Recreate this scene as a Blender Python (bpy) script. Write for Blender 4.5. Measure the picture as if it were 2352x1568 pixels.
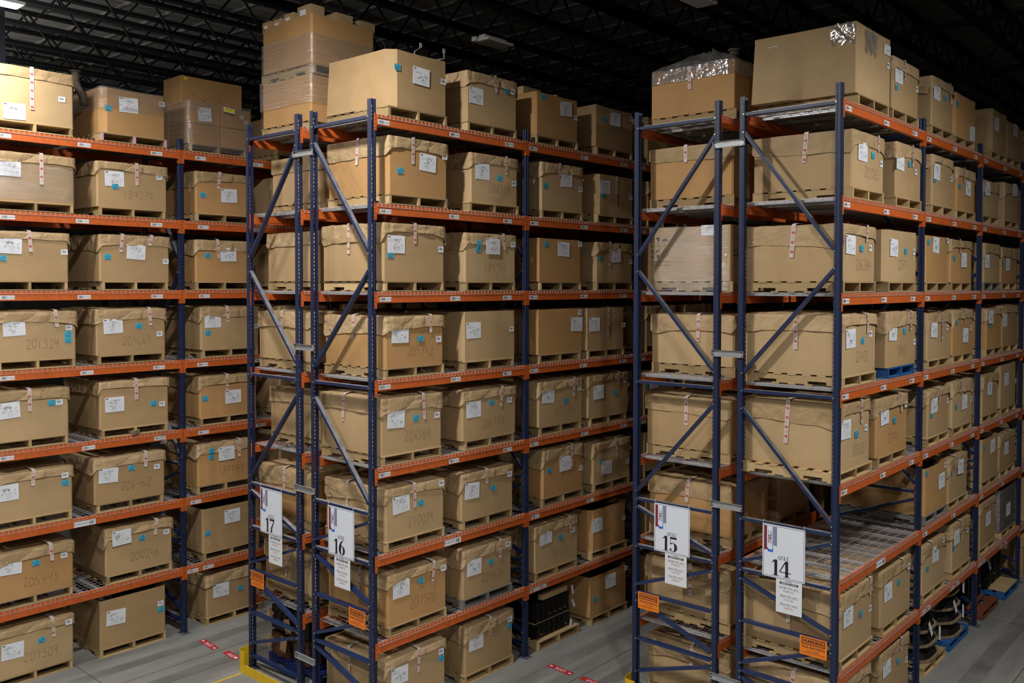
import bpy, math, random
from mathutils import Vector, Matrix, noise
for _o in list(bpy.data.objects): bpy.data.objects.remove(_o)
SC = bpy.context.scene
COL = SC.collection
PI = math.pi
# ------------------------------------------------------------------ camera
def rot_from_axes(right, up, fwd):
    return Matrix(((right[0], up[0], -fwd[0]), (right[1], up[1], -fwd[1]), (right[2], up[2], -fwd[2]))).to_4x4()
YAW, PITCH, ROLL = -0.7239, -0.0255, 0.0011
fw = Vector((math.sin(YAW)*math.cos(PITCH), math.cos(YAW)*math.cos(PITCH), math.sin(PITCH)))
rt = Vector((math.cos(YAW), -math.sin(YAW), 0)); upv = rt.cross(fw)
cr, sr = math.cos(ROLL), math.sin(ROLL)
rt, upv = cr*rt+sr*upv, -sr*rt+cr*upv
cam_d = bpy.data.cameras.new('camera'); cam = bpy.data.objects.new('camera', cam_d); COL.objects.link(cam)
cam.matrix_world = Matrix.Translation((8.388, -6.9546, 5.3932)) @ rot_from_axes(rt, upv, fw)
cam_d.sensor_width = 36.0; cam_d.lens = 2068.39*36/2352; cam_d.shift_y = -77.646/2352; cam_d.clip_end = 200
SC.camera = cam
# ------------------------------------------------------------------ world, lights, exposure
SC.view_settings.view_transform = 'Standard'; SC.view_settings.look = 'None'
SC.view_settings.gamma = 1.0; SC.view_settings.use_curve_mapping = False
SC.view_settings.exposure = -0.13
W = bpy.data.worlds.new('world'); SC.world = W; W.use_nodes = True
W.node_tree.nodes['Background'].inputs[0].default_value = (0.55, 0.55, 0.6, 1)
W.node_tree.nodes['Background'].inputs[1].default_value = 0.02
def lamp(x, y, z, power, sx=.26, sy=.52, col=(1.0, .975, .94), spread=170):
    l = bpy.data.lights.new('high_bay_or_added_light', 'AREA'); l.shape = 'RECTANGLE'; l.size = sx; l.size_y = sy
    l.energy = power; l.color = col; l.spread = math.radians(spread)
    o = bpy.data.objects.new('high_bay_or_added_light', l); o.location = (x, y, z); COL.objects.link(o); return o
# lit high bays hang over the cross aisle in front of the racks, the ones over the aisles are off
LAMPS = [(-3.80, -2.76, 8.87, 95), (1.1, -2.6, 9.9, 560), (7.2, -2.6, 9.1, 270),
         (1.5, -8.2, 9.9, 170), (7.2, -8.2, 9.1, 125), (8.3, 3.8, 9.1, 390), (-3.8, -8.2, 9.9, 330), (13.0, -8.2, 9.1, 400)]
for a in LAMPS: lamp(a[0], a[1], a[2]-.03, a[3])
# added uplights that brighten the roof deck over the left side
for a in ((-3.80, -2.76, 60), (-10.0, -2.4, 290), (-15.5, -2.4, 340), (-21.0, -2.4, 340)):
    u = lamp(a[0], a[1], 9.3, a[2], spread=180); u.rotation_euler = (PI, 0, 0)
# ------------------------------------------------------------------ constants of the racking
B = 2.825; P = 1.067; Z0 = 7.4406; UY = 0.038; TOPZ = 7.608
def lev(k): return Z0-P*k if k < 7 else 0.0
ORD = ['top', 'second', 'third', 'fourth', 'fifth', 'sixth', 'seventh', 'floor']
# ------------------------------------------------------------------ object helpers
def tag(o, label, cat, group=None, kind=None):
    if label: o['label'] = label
    if cat: o['category'] = cat
    if group: o['group'] = group
    if kind: o['kind'] = kind
    return o
def empty(name, loc, label=None, cat=None, group=None, rz=0):
    o = bpy.data.objects.new(name, None); COL.objects.link(o); o.location = loc; o.rotation_euler = (0, 0, rz)
    o.empty_display_size = .1
    return tag(o, label, cat, group)
def put(name, mesh, parent=None, loc=(0, 0, 0), rot=(0, 0, 0), scale=None):
    o = bpy.data.objects.new(name, mesh); COL.objects.link(o)
    if parent: o.parent = parent
    o.location = loc; o.rotation_euler = rot
    if scale: o.scale = scale
    return o
def struct(name, mesh, loc=(0, 0, 0)):
    o = put(name, mesh, None, loc); o['kind'] = 'structure'; return o
class MB:
    def __init__(s): s.v = []; s.f = []; s.m = []; s.mats = []
    def mi(s, mat):
        if mat not in s.mats: s.mats.append(mat)
        return s.mats.index(mat)
    def poly(s, pts, mat):
        n = len(s.v); s.v += [tuple(p) for p in pts]; s.f.append(tuple(range(n, n+len(pts)))); s.m.append(s.mi(mat))
    def box(s, a, b, mat, M=None):
        x0, y0, z0 = a; x1, y1, z1 = b
        c = [(x0,y0,z0),(x1,y0,z0),(x1,y1,z0),(x0,y1,z0),(x0,y0,z1),(x1,y0,z1),(x1,y1,z1),(x0,y1,z1)]
        if M: c = [tuple(M @ Vector(p)) for p in c]
        n = len(s.v); s.v += c; k = s.mi(mat)
        for f in ((0,3,2,1),(4,5,6,7),(0,1,5,4),(1,2,6,5),(2,3,7,6),(3,0,4,7)): s.f.append(tuple(n+i for i in f)); s.m.append(k)
    def prism(s, poly, ax, t0, t1, mat):
        # polygon in the two axes other than ax, extruded along ax from t0 to t1
        def P3(p, t):
            return (t, p[0], p[1]) if ax == 0 else ((p[0], t, p[1]) if ax == 1 else (p[0], p[1], t))
        n = len(s.v); N = len(poly); s.v += [P3(p, t0) for p in poly]+[P3(p, t1) for p in poly]; k = s.mi(mat)
        s.f.append(tuple(n+i for i in range(N))); s.m.append(k)
        s.f.append(tuple(n+N+i for i in reversed(range(N)))); s.m.append(k)
        for i in range(N):
            j = (i+1) % N; s.f.append((n+i, n+N+i, n+N+j, n+j)); s.m.append(k)
    def tube(s, pts, r, mat, seg=6, caps=True):
        pts = [Vector(p) for p in pts]; k = s.mi(mat); rings = []
        for i, p in enumerate(pts):
            d = (pts[min(i+1, len(pts)-1)]-pts[max(i-1, 0)]).normalized()
            a = Vector((0, 0, 1)) if abs(d.z) < .9 else Vector((1, 0, 0))
            u = d.cross(a).normalized(); w = d.cross(u); rr = r[i] if isinstance(r, (list, tuple)) else r
            n = len(s.v); s.v += [tuple(p+(u*math.cos(t)+w*math.sin(t))*rr) for t in [2*PI*j/seg+PI/seg for j in range(seg)]]; rings.append(n)
        for a, b in zip(rings, rings[1:]):
            for j in range(seg): s.f.append((a+j, a+(j+1) % seg, b+(j+1) % seg, b+j)); s.m.append(k)
        if caps:
            s.f.append(tuple(rings[0]+j for j in reversed(range(seg)))); s.m.append(k)
            s.f.append(tuple(rings[-1]+j for j in range(seg))); s.m.append(k)
    def grid(s, P2, mat, closed=False):
        # P2: list of rows of points
        n = len(s.v); R = len(P2); Cn = len(P2[0]); k = s.mi(mat)
        for r_ in P2: s.v += [tuple(p) for p in r_]
        for i in range(R-1):
            for j in range(Cn if closed else Cn-1):
                a = n+i*Cn+j; b = n+i*Cn+(j+1) % Cn; s.f.append((a, b, b+Cn, a+Cn)); s.m.append(k)
    def add(s, me, M=None):
        n = len(s.v)
        s.v += [tuple(M @ v.co) if M else tuple(v.co) for v in me.vertices]
        for p in me.polygons:
            s.f.append(tuple(n+i for i in p.vertices)); s.m.append(s.mi(me.materials[p.material_index]))
    def mesh(s, name, smooth=False, weld=False):
        me = bpy.data.meshes.new(name); me.from_pydata(s.v, [], s.f)
        for m in s.mats: me.materials.append(m)
        me.polygons.foreach_set('material_index', s.m)
        if smooth: me.polygons.foreach_set('use_smooth', [True]*len(s.f))
        me.update(); return me
def smooth_angle(me, deg=35):
    me.polygons.foreach_set('use_smooth', [True]*len(me.polygons))
    try: me.set_sharp_from_angle(angle=math.radians(deg))
    except Exception: pass
    return me
# ------------------------------------------------------------------ materials
def srgb(r, g, b):
    f = lambda c: (c/255/12.92 if c/255 <= .04045 else ((c/255+.055)/1.055)**2.4)
    return (f(r), f(g), f(b), 1)
def newmat(name):
    m = bpy.data.materials.new(name); m.use_nodes = True; nt = m.node_tree
    return m, nt, nt.nodes['Principled BSDF']
def N(nt, typ, **kw):
    n = nt.nodes.new(typ)
    for k, v in kw.items():
        if k.startswith('i_'):
            key = k[2:]; n.inputs[int(key) if key.isdigit() else key.replace('_', ' ')].default_value = v
        else: setattr(n, k, v)
    return n
def plain(name, c, rough=.5, metal=0, noise_amt=0, nscale=20, bump=0, spec=.5):
    m, nt, b = newmat(name); b.inputs['Base Color'].default_value = c; b.inputs['Roughness'].default_value = rough
    b.inputs['Metallic'].default_value = metal; b.inputs['Specular IOR Level'].default_value = spec
    if noise_amt or bump:
        tc = N(nt, 'ShaderNodeTexCoord'); nz = N(nt, 'ShaderNodeTexNoise', i_Scale=nscale, i_Detail=5.0)
        nt.links.new(tc.outputs['Object'], nz.inputs['Vector'])
        if noise_amt:
            mx = N(nt, 'ShaderNodeMix', data_type='RGBA', blend_type='MULTIPLY'); mx.inputs[0].default_value = 1
            mr = N(nt, 'ShaderNodeMapRange'); mr.inputs[1].default_value = .25; mr.inputs[2].default_value = .75
            mr.inputs[3].default_value = 1-noise_amt; mr.inputs[4].default_value = 1+noise_amt*.4
            nt.links.new(nz.outputs[0], mr.inputs[0]); mx.inputs[6].default_value = c
            nt.links.new(mr.outputs[0], mx.inputs[7]); nt.links.new(mx.outputs[2], b.inputs['Base Color'])
        if bump:
            bp = N(nt, 'ShaderNodeBump', i_Strength=bump, i_Distance=.01)
            nt.links.new(nz.outputs[0], bp.inputs['Height']); nt.links.new(bp.outputs[0], b.inputs['Normal'])
    return m
def cardboard(name, c1, c2, crumple=0, flute=True):
    m, nt, b = newmat(name); L = nt.links.new
    oi = N(nt, 'ShaderNodeObjectInfo'); tc = N(nt, 'ShaderNodeTexCoord')
    mx = N(nt, 'ShaderNodeMix', data_type='RGBA'); mx.inputs[6].default_value = c1; mx.inputs[7].default_value = c2
    L(oi.outputs['Random'], mx.inputs[0])
    nz = N(nt, 'ShaderNodeTexNoise', i_Scale=2.2, i_Detail=6.0, i_Roughness=.6); L(tc.outputs['Object'], nz.inputs['Vector'])
    mr = N(nt, 'ShaderNodeMapRange'); mr.inputs[1].default_value = .3; mr.inputs[2].default_value = .7; mr.inputs[3].default_value = .86; mr.inputs[4].default_value = 1.08
    L(nz.outputs[0], mr.inputs[0])
    m2 = N(nt, 'ShaderNodeMix', data_type='RGBA', blend_type='MULTIPLY'); m2.inputs[0].default_value = 1
    L(mx.outputs[2], m2.inputs[6]); L(mr.outputs[0], m2.inputs[7]); L(m2.outputs[2], b.inputs['Base Color'])
    b.inputs['Roughness'].default_value = .72 if not crumple else .6; b.inputs['Specular IOR Level'].default_value = .3
    bp = N(nt, 'ShaderNodeBump')
    if crumple:
        v = N(nt, 'ShaderNodeTexVoronoi', i_Scale=4.5); v.feature = 'DISTANCE_TO_EDGE'
        n2 = N(nt, 'ShaderNodeTexNoise', i_Scale=6.0, i_Detail=2.0)
        wr = N(nt, 'ShaderNodeMix', data_type='RGBA'); wr.inputs[0].default_value = .25
        L(tc.outputs['Object'], wr.inputs[6]); L(n2.outputs[1], wr.inputs[7]); L(wr.outputs[2], v.inputs['Vector']); L(tc.outputs['Object'], n2.inputs['Vector'])
        ad = N(nt, 'ShaderNodeMath', operation='ADD'); mm = N(nt, 'ShaderNodeMath', operation='MINIMUM'); mm.inputs[1].default_value = .3
        L(v.outputs['Distance'], mm.inputs[0]); ml = N(nt, 'ShaderNodeMath', operation='MULTIPLY'); ml.inputs[1].default_value = 2.0
        L(mm.outputs[0], ml.inputs[0]); L(ml.outputs[0], ad.inputs[0]); L(n2.outputs[0], ad.inputs[1]); L(ad.outputs[0], bp.inputs['Height'])
        bp.inputs['Strength'].default_value = .6; bp.inputs['Distance'].default_value = .028
    else:
        wv = N(nt, 'ShaderNodeTexNoise', i_Scale=1.0, i_Detail=2.0); mp = N(nt, 'ShaderNodeMapping'); mp.inputs['Scale'].default_value = (60, 60, .6)
        L(tc.outputs['Object'], mp.inputs[0]); L(mp.outputs[0], wv.inputs['Vector'])
        ad = N(nt, 'ShaderNodeMath', operation='ADD'); n2 = N(nt, 'ShaderNodeTexNoise', i_Scale=3.0, i_Detail=3.0); L(tc.outputs['Object'], n2.inputs['Vector'])
        m3 = N(nt, 'ShaderNodeMath', operation='MULTIPLY'); m3.inputs[1].default_value = 3.0; L(n2.outputs[0], m3.inputs[0])
        L(wv.outputs[0], ad.inputs[0]); L(m3.outputs[0], ad.inputs[1]); L(ad.outputs[0], bp.inputs['Height'])
        bp.inputs['Strength'].default_value = .12; bp.inputs['Distance'].default_value = .006
    L(bp.outputs[0], b.inputs['Normal'])
    return m
def painted(name, c, dust, rough=.42):
    # paint with grey dust lying on the upward faces
    m, nt, b = newmat(name); L = nt.links.new
    tc = N(nt, 'ShaderNodeTexCoord'); nz = N(nt, 'ShaderNodeTexNoise', i_Scale=14.0, i_Detail=6.0); L(tc.outputs['Object'], nz.inputs['Vector'])
    ge = N(nt, 'ShaderNodeNewGeometry'); sp = N(nt, 'ShaderNodeSeparateXYZ'); L(ge.outputs['True Normal'], sp.inputs[0])
    mr = N(nt, 'ShaderNodeMapRange'); mr.inputs[1].default_value = .45; mr.inputs[2].default_value = .75; mr.inputs[3].default_value = 0; mr.inputs[4].default_value = dust
    L(sp.outputs[2], mr.inputs[0])
    ad = N(nt, 'ShaderNodeMath', operation='MULTIPLY'); mr2 = N(nt, 'ShaderNodeMapRange'); mr2.inputs[1].default_value = .3; mr2.inputs[2].default_value = .6; mr2.inputs[3].default_value = .55
    L(nz.outputs[0], mr2.inputs[0]); L(mr.outputs[0], ad.inputs[0]); L(mr2.outputs[0], ad.inputs[1])
    v = N(nt, 'ShaderNodeMix', data_type='RGBA', blend_type='MULTIPLY'); v.inputs[0].default_value = 1; v.inputs[6].default_value = c
    m4 = N(nt, 'ShaderNodeMapRange'); m4.inputs[1].default_value = .3; m4.inputs[2].default_value = .7; m4.inputs[3].default_value = .82; m4.inputs[4].default_value = 1.1
    L(nz.outputs[0], m4.inputs[0]); L(m4.outputs[0], v.inputs[7])
    mx = N(nt, 'ShaderNodeMix', data_type='RGBA'); mx.inputs[7].default_value = srgb(150, 148, 148)
    L(ad.outputs[0], mx.inputs[0]); L(v.outputs[2], mx.inputs[6]); L(mx.outputs[2], b.inputs['Base Color'])
    b.inputs['Roughness'].default_value = rough
    return m
def film(name, alpha, streak=(2, 2, 40), tint=.75):
    m, nt, b = newmat(name); L = nt.links.new
    nt.nodes.remove(b); out = nt.nodes['Material Output']
    tc = N(nt, 'ShaderNodeTexCoord'); mp = N(nt, 'ShaderNodeMapping'); mp.inputs['Scale'].default_value = streak; L(tc.outputs['Object'], mp.inputs[0])
    nz = N(nt, 'ShaderNodeTexNoise', i_Scale=1.6, i_Detail=4.0); L(mp.outputs[0], nz.inputs['Vector'])
    n3 = N(nt, 'ShaderNodeTexNoise', i_Scale=9.0, i_Detail=3.0); L(tc.outputs['Object'], n3.inputs['Vector'])
    ad = N(nt, 'ShaderNodeMath', operation='ADD'); L(nz.outputs[0], ad.inputs[0]); L(n3.outputs[0], ad.inputs[1])
    bp = N(nt, 'ShaderNodeBump', i_Strength=.8, i_Distance=.02); L(ad.outputs[0], bp.inputs['Height'])
    tr = N(nt, 'ShaderNodeBsdfTransparent'); gl = N(nt, 'ShaderNodeBsdfGlossy', i_Roughness=.09); gl.inputs[0].default_value = (.9, .9, .9, 1); L(bp.outputs[0], gl.inputs['Normal'])
    df = N(nt, 'ShaderNodeBsdfDiffuse'); df.inputs[0].default_value = (tint, tint*.96, tint*.94, 1)
    m1 = N(nt, 'ShaderNodeMixShader'); m1.inputs[0].default_value = .4; L(gl.outputs[0], m1.inputs[1]); L(df.outputs[0], m1.inputs[2])
    mr = N(nt, 'ShaderNodeMapRange'); mr.inputs[1].default_value = .35; mr.inputs[2].default_value = .7; mr.inputs[3].default_value = alpha*.45; mr.inputs[4].default_value = alpha*1.5
    L(nz.outputs[0], mr.inputs[0])
    m2 = N(nt, 'ShaderNodeMixShader'); L(mr.outputs[0], m2.inputs[0]); L(tr.outputs[0], m2.inputs[1]); L(m1.outputs[0], m2.inputs[2]); L(m2.outputs[0], out.inputs[0])
    return m
M = {}
M['card'] = cardboard('cardboard_tan', srgb(186, 158, 118), srgb(170, 140, 100))
M['card2'] = cardboard('cardboard_orange', srgb(186, 144, 94), srgb(176, 136, 88))
M['kraft'] = cardboard('kraft_cover', srgb(188, 160, 122), srgb(168, 142, 104), crumple=1)
M['blue'] = painted('blue_rack_paint', srgb(30, 44, 78), .95, .4)
M['blue2'] = painted('blue_rack_paint_column', srgb(29, 41, 73), .25, .42)
M['orange'] = painted('orange_beam_paint', srgb(200, 96, 38), .12, .5)
M['galv'] = plain('galvanised_steel', srgb(178, 180, 183), .38, .45, .2, 30)
M['wire'] = plain('wire_deck_steel', srgb(205, 196, 194), .35, .25, .15, 40)
M['wood'] = cardboard('pallet_wood', srgb(196, 168, 122), srgb(150, 126, 90))
M['woodB'] = plain('blue_pallet_paint', srgb(36, 96, 156), .6, 0, .35, 12)
M['woodG'] = plain('green_pallet_paint', srgb(92, 120, 88), .7, 0, .3, 12)
M['woodR'] = plain('red_pallet_paint', srgb(120, 66, 44), .7, 0, .35, 12)
M['woodN'] = plain('navy_pallet_paint', srgb(24, 44, 112), .6, 0, .3, 12); M['rim'] = plain('weathered_tan_rim', srgb(132, 114, 86), .8, 0, .35, 14); M['brown'] = plain('dark_brown_board', srgb(74, 64, 56), .7)
M['blueC'] = plain('clean_blue_paint', srgb(32, 48, 88), .3, 0, .1, 14); M['patch'] = film('clear_packing_tape', .62, (5, 5, 5), .5)
M['woodX'] = plain('grey_weathered_wood', srgb(130, 126, 118), .8, 0, .3, 10)
M['pink'] = plain('pink_stringer_paint', srgb(205, 160, 180), .7)
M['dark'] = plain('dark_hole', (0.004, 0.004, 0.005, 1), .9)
M['scrawl'] = plain('ballpoint_scrawl', srgb(92, 92, 104), .7); M['form'] = plain('form_lines', srgb(178, 180, 190), .7)
M['ink'] = plain('black_ink', srgb(28, 26, 34), .7)
M['pen'] = plain('pencil_marker_line', srgb(122, 98, 72), .8)
M['white'] = plain('white_label_paper', srgb(224, 228, 234), .6)
M['signw'] = plain('white_sign_board', srgb(222, 227, 238), .35)
M['cyan'] = plain('blue_sticker_paper', srgb(70, 176, 204), .6)
M['cyanink'] = plain('dark_blue_ink', srgb(12, 62, 110), .7)
M['red'] = plain('red_print', srgb(178, 40, 48), .6)
M['redtxt'] = plain('red_tape_print', srgb(204, 140, 138), .6)
M['tape'] = plain('white_security_tape', srgb(208, 196, 188), .3)
M['maroon'] = plain('maroon_print', srgb(120, 36, 56), .5)
M['sblue'] = plain('blue_print', srgb(30, 110, 215), .5)
M['sgrey'] = plain('grey_print', srgb(130, 134, 150), .5)
M['warn'] = plain('orange_warning_sheet', srgb(240, 128, 32), .5)
M['yellow'] = plain('yellow_guard_paint', srgb(226, 186, 24), .45, 0, .12, 10)
M['yline'] = plain('yellow_floor_paint', srgb(214, 176, 60), .7, 0, .3, 20)
M['black'] = plain('black_cast_metal', srgb(30, 28, 27), .5, .3, .5, 18, .4)
M['rust'] = plain('rusty_cast_metal', srgb(110, 74, 50), .7, .2, .6, 14, .4)
M['joist'] = plain('dark_steel_joist', srgb(20, 20, 22), .8)
M['pipe'] = plain('aged_pipe_metal', srgb(96, 84, 76), .7, .2, .35, 14)
M['lampbody'] = plain('white_fixture_body', srgb(190, 190, 186), .5)
M['diff_off'] = plain('unlit_diffuser', srgb(130, 130, 128), .4)
M['bolt'] = plain('zinc_bolt', srgb(214, 206, 150), .35, .8)
M['yel'] = plain('yellow_label', srgb(232, 218, 30), .5)
M['film'] = film('stretch_film_clear', .16, (2, 2, 60))
M['film2'] = film('stretch_film_dense', .30, (1.6, 1.6, 46), .55)
M['tarp'] = plain('blue_tarp', srgb(40, 100, 190), .35, 0, .2, 12, .5)
def emis():
    m, nt, b = newmat('lit_diffuser'); b.inputs['Emission Color'].default_value = (1, .95, .88, 1); b.inputs['Emission Strength'].default_value = 9; return m
M['lit'] = emis()
# ------------------------------------------------------------------ lettering
_txt = {}
def text_mb(s, size, mat, bold=0, space=1.0):
    """flat lettering as polygons in the y-z plane, centred, facing +x"""
    key = (s, size, bold, space)
    if key not in _txt:
        c = bpy.data.curves.new('t', 'FONT'); c.body = s; c.size = size; c.align_x = 'CENTER'; c.align_y = 'CENTER'
        c.offset = bold; c.space_character = space; c.resolution_u = 2
        o = bpy.data.objects.new('t', c); COL.objects.link(o); dg = bpy.context.evaluated_depsgraph_get()
        me = bpy.data.meshes.new_from_object(o.evaluated_get(dg)); _txt[key] = ([tuple(v.co) for v in me.vertices], [tuple(p.vertices) for p in me.polygons])
        bpy.data.objects.remove(o); bpy.data.curves.remove(c); bpy.data.meshes.remove(me)
    return _txt[key]
def add_text(mb, s, size, mat, y=0, z=0, x=.0006, bold=0, sy=1.0, rot=0, space=1.0):
    vs, fs = text_mb(s, size, mat, bold, space); n = len(mb.v); k = mb.mi(mat); c, d = math.cos(rot), math.sin(rot)
    for v in vs:
        a, b_ = v[0]*sy, v[1]; mb.v.append((x, y+a*c-b_*d, z+a*d+b_*c))
    for f in fs: mb.f.append(tuple(n+i for i in f)); mb.m.append(k)
def rect(mb, y0, y1, z0, z1, mat, x=.0005): mb.poly([(x, y0, z0), (x, y1, z0), (x, y1, z1), (x, y0, z1)], mat)
def disc(mb, y, z, r, mat, x=.0008, n=12): mb.poly([(x, y+r*math.cos(2*PI*i/n), z+r*math.sin(2*PI*i/n)) for i in range(n)], mat)
def ribbon(mb, pts, w, mat, x=.001, wt=None):
    """stroke through points (y,z); with wt the level parts are thin and the upright parts thick"""
    for i in range(len(pts)-1):
        (a, b_), (c, d) = pts[i], pts[i+1]; L = math.hypot(c-a, d-b_)
        if L < 1e-6: continue
        ww = w if wt is None else wt+(w-wt)*abs((d-b_)/L)**1.6
        if wt is None: nx, nz = -(d-b_)/L*w/2, (c-a)/L*w/2
        else: nx, nz = (ww/2, 0) if abs(d-b_) > abs(c-a)*.5 else (0, max(wt, ww*.5)/2)
        mb.poly([(x, a-nx, b_-nz), (x, c-nx, d-nz), (x, c+nx, d+nz), (x, a+nx, b_+nz)], mat)
def arc(cx, cz, rx, rz, a0, a1, n=10): return [(cx+rx*math.cos(math.radians(a0+(a1-a0)*i/n)), cz+rz*math.sin(math.radians(a0+(a1-a0)*i/n))) for i in range(n+1)]
DIG = {  # handwritten digits in a 0..0.6 by 0..1 cell
 '0': [arc(.28, .5, .24, .48, 90, 450, 14)], '1': [[(.25, .98), (.27, .02)]],
 '2': [arc(.27, .76, .22, .22, 160, -20, 8)+[(.05, .05), (.12, .12), (.3, .02), (.55, .06)]],
 '3': [arc(.22, .76, .2, .22, 150, -80, 8)+arc(.22, .28, .26, .27, 80, -150, 9)],
 '4': [[(.12, .95), (.05, .45), (.52, .5)], [(.44, .98), (.4, .0)]],
 '5': [[(.5, .95), (.14, .93), (.1, .55)]+arc(.24, .3, .26, .28, 110, -150, 9)],
 '6': [[(.42, .98), (.2, .7), (.07, .35)]+arc(.27, .24, .22, .23, 160, 520, 12)],
 '7': [[(.04, .92), (.52, .95), (.24, .0)], [(.12, .5), (.46, .52)]],
 '8': [arc(.28, .75, .18, .22, -90, 270, 12), arc(.28, .27, .23, .26, 90, 450, 12)],
 '9': [arc(.26, .72, .2, .24, 0, 360, 12)+[(.45, .6), (.38, .0)]]}
def handwriting(num, hgt, rnd):
    mb = MB(); y = 0
    for ch in num:
        sx = hgt*rnd.uniform(.75, .95); dz = rnd.uniform(-.012, .012); sl = rnd.uniform(-.08, .08)
        for st in DIG[ch]: ribbon(mb, [(y+p[0]*sx+sl*p[1]*hgt*.3, dz+p[1]*hgt) for p in st], .0038, M['pen'], x=.0)
        y += sx*rnd.uniform(.62, .74)
    return mb.mesh('handwriting'), y
# ------------------------------------------------------------------ stickers (shared meshes, all face +x)
def doc_mesh(seed):
    r = random.Random(seed); mb = MB(); w, h = .28, .215
    mb.box((-.0015, -w/2, -h/2), (0, w/2, h/2), M['white'])
    rect(mb, -w/2+.012, -w/2+.05, h/2-.026, h/2-.014, M['ink'])
    g = M['form']
    for i in range(r.randint(3, 4)): rect(mb, -w/2+.012, -w/2+.012+r.uniform(.09, .2), h/2-.045-i*.014, h/2-.0485-i*.014, g)
    for i in range(6): rect(mb, -w/2+.01, w/2-.02, -h/2+.018+i*.018, -h/2+.0195+i*.018, g)
    ink = M['redtxt'] if seed == 3 else M['scrawl']
    for i in range(r.randint(7, 14)):
        y, z = r.uniform(-.09, .09), r.uniform(-.05, .06); pts = [(y, z)]
        for j in range(4): pts.append((y+r.uniform(-.018, .03), z+r.uniform(-.022, .022)))
        ribbon(mb, pts, .0020, ink)
    if seed % 2: 
        for ch_i, ch in enumerate('%06d' % r.randint(200000, 209999)):
            for st in DIG[ch]: ribbon(mb, [(-.02+ch_i*.017+p[0]*.02, .045+p[1]*.026) for p in st], .0022, M['scrawl'])
    ribbon(mb, arc(r.uniform(-.05, .05), -.06, .03, .02, 0, 360, 10), .0018, M['scrawl'])
    return mb.mesh('packing_document')
def tag_mesh():
    mb = MB(); mb.box((-.001, -.05, -.0385), (0, .05, .0385), M['cyan'])
    add_text(mb, 'AUDITED', .021, M['cyanink'], 0, 0, bold=.0004); rect(mb, .005, .02, .018, .03, M['cyanink'])
    for i in range(5): rect(mb, -.035+i*.014, -.026+i*.014+(i % 2)*.003, -.031, -.019, M['cyanink'])
    for i in range(3): rect(mb, -.04+i*.03, -.03+i*.03, .022, .025, M['cyanink'])
    return mb.mesh('blue_tag')
def bars(mb, y0, y1, z0, z1, seed=1):
    r = random.Random(seed); y = y0
    while y < y1-.002:
        w = r.choice((.0015, .0025, .004)); rect(mb, y, min(y+w, y1), z0, z1, M['ink']); y += w+r.choice((.0015, .002, .003))
def barcode_mesh():
    mb = MB(); mb.box((-.001, -.045, -.0375), (0, .045, .0375), M['white']); bars(mb, -.034, .026, -.006, .018, 4)
    rect(mb, -.036, .0, .024, .029, M['sgrey']); rect(mb, -.03, .02, -.015, -.011, M['sgrey']); return mb.mesh('barcode_sticker')
def tape_mesh(length, slant=0):
    mb = MB(); w = .05; over = .24
    n = 6
    rows = [[(-over*(1-i/4), -w/2, .017), (-over*(1-i/4), w/2, .017)] for i in range(4)]+[[(.004, -w/2, .003), (.004, w/2, .003)]]
    for i in range(1, n+1):
        z = -length*i/n; y = slant*i/n; rows.append([(.005, y-w/2, z), (.005, y+w/2, z)])
    mb.grid(rows, M['tape'])
    k = 0; z = -.035
    while z < -.0-(.0) and z > -length+.03:
        y = slant*(-z/length)
        if k % 2: disc(mb, y, z, .018, M['red'], .0066); rect(mb, y-.0025, y+.0025, z-.011, z+.011, M['tape'], .0072); z -= .05
        else:
            for j in range(3): rect(mb, y-.013+j*.010, y-.009+j*.010, z-.03, z+.018, M['redtxt'], .0064)
            z -= .06
        k += 1
    return mb.mesh('security_tape')
DOCS = [doc_mesh(i) for i in range(8)]; TAGM = tag_mesh(); BARM = barcode_mesh(); _tp = {}
def tape(length, slant=0):
    key = (round(length, 2), round(slant, 2))
    if key not in _tp: _tp[key] = tape_mesh(*key)
    return _tp[key]
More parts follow.
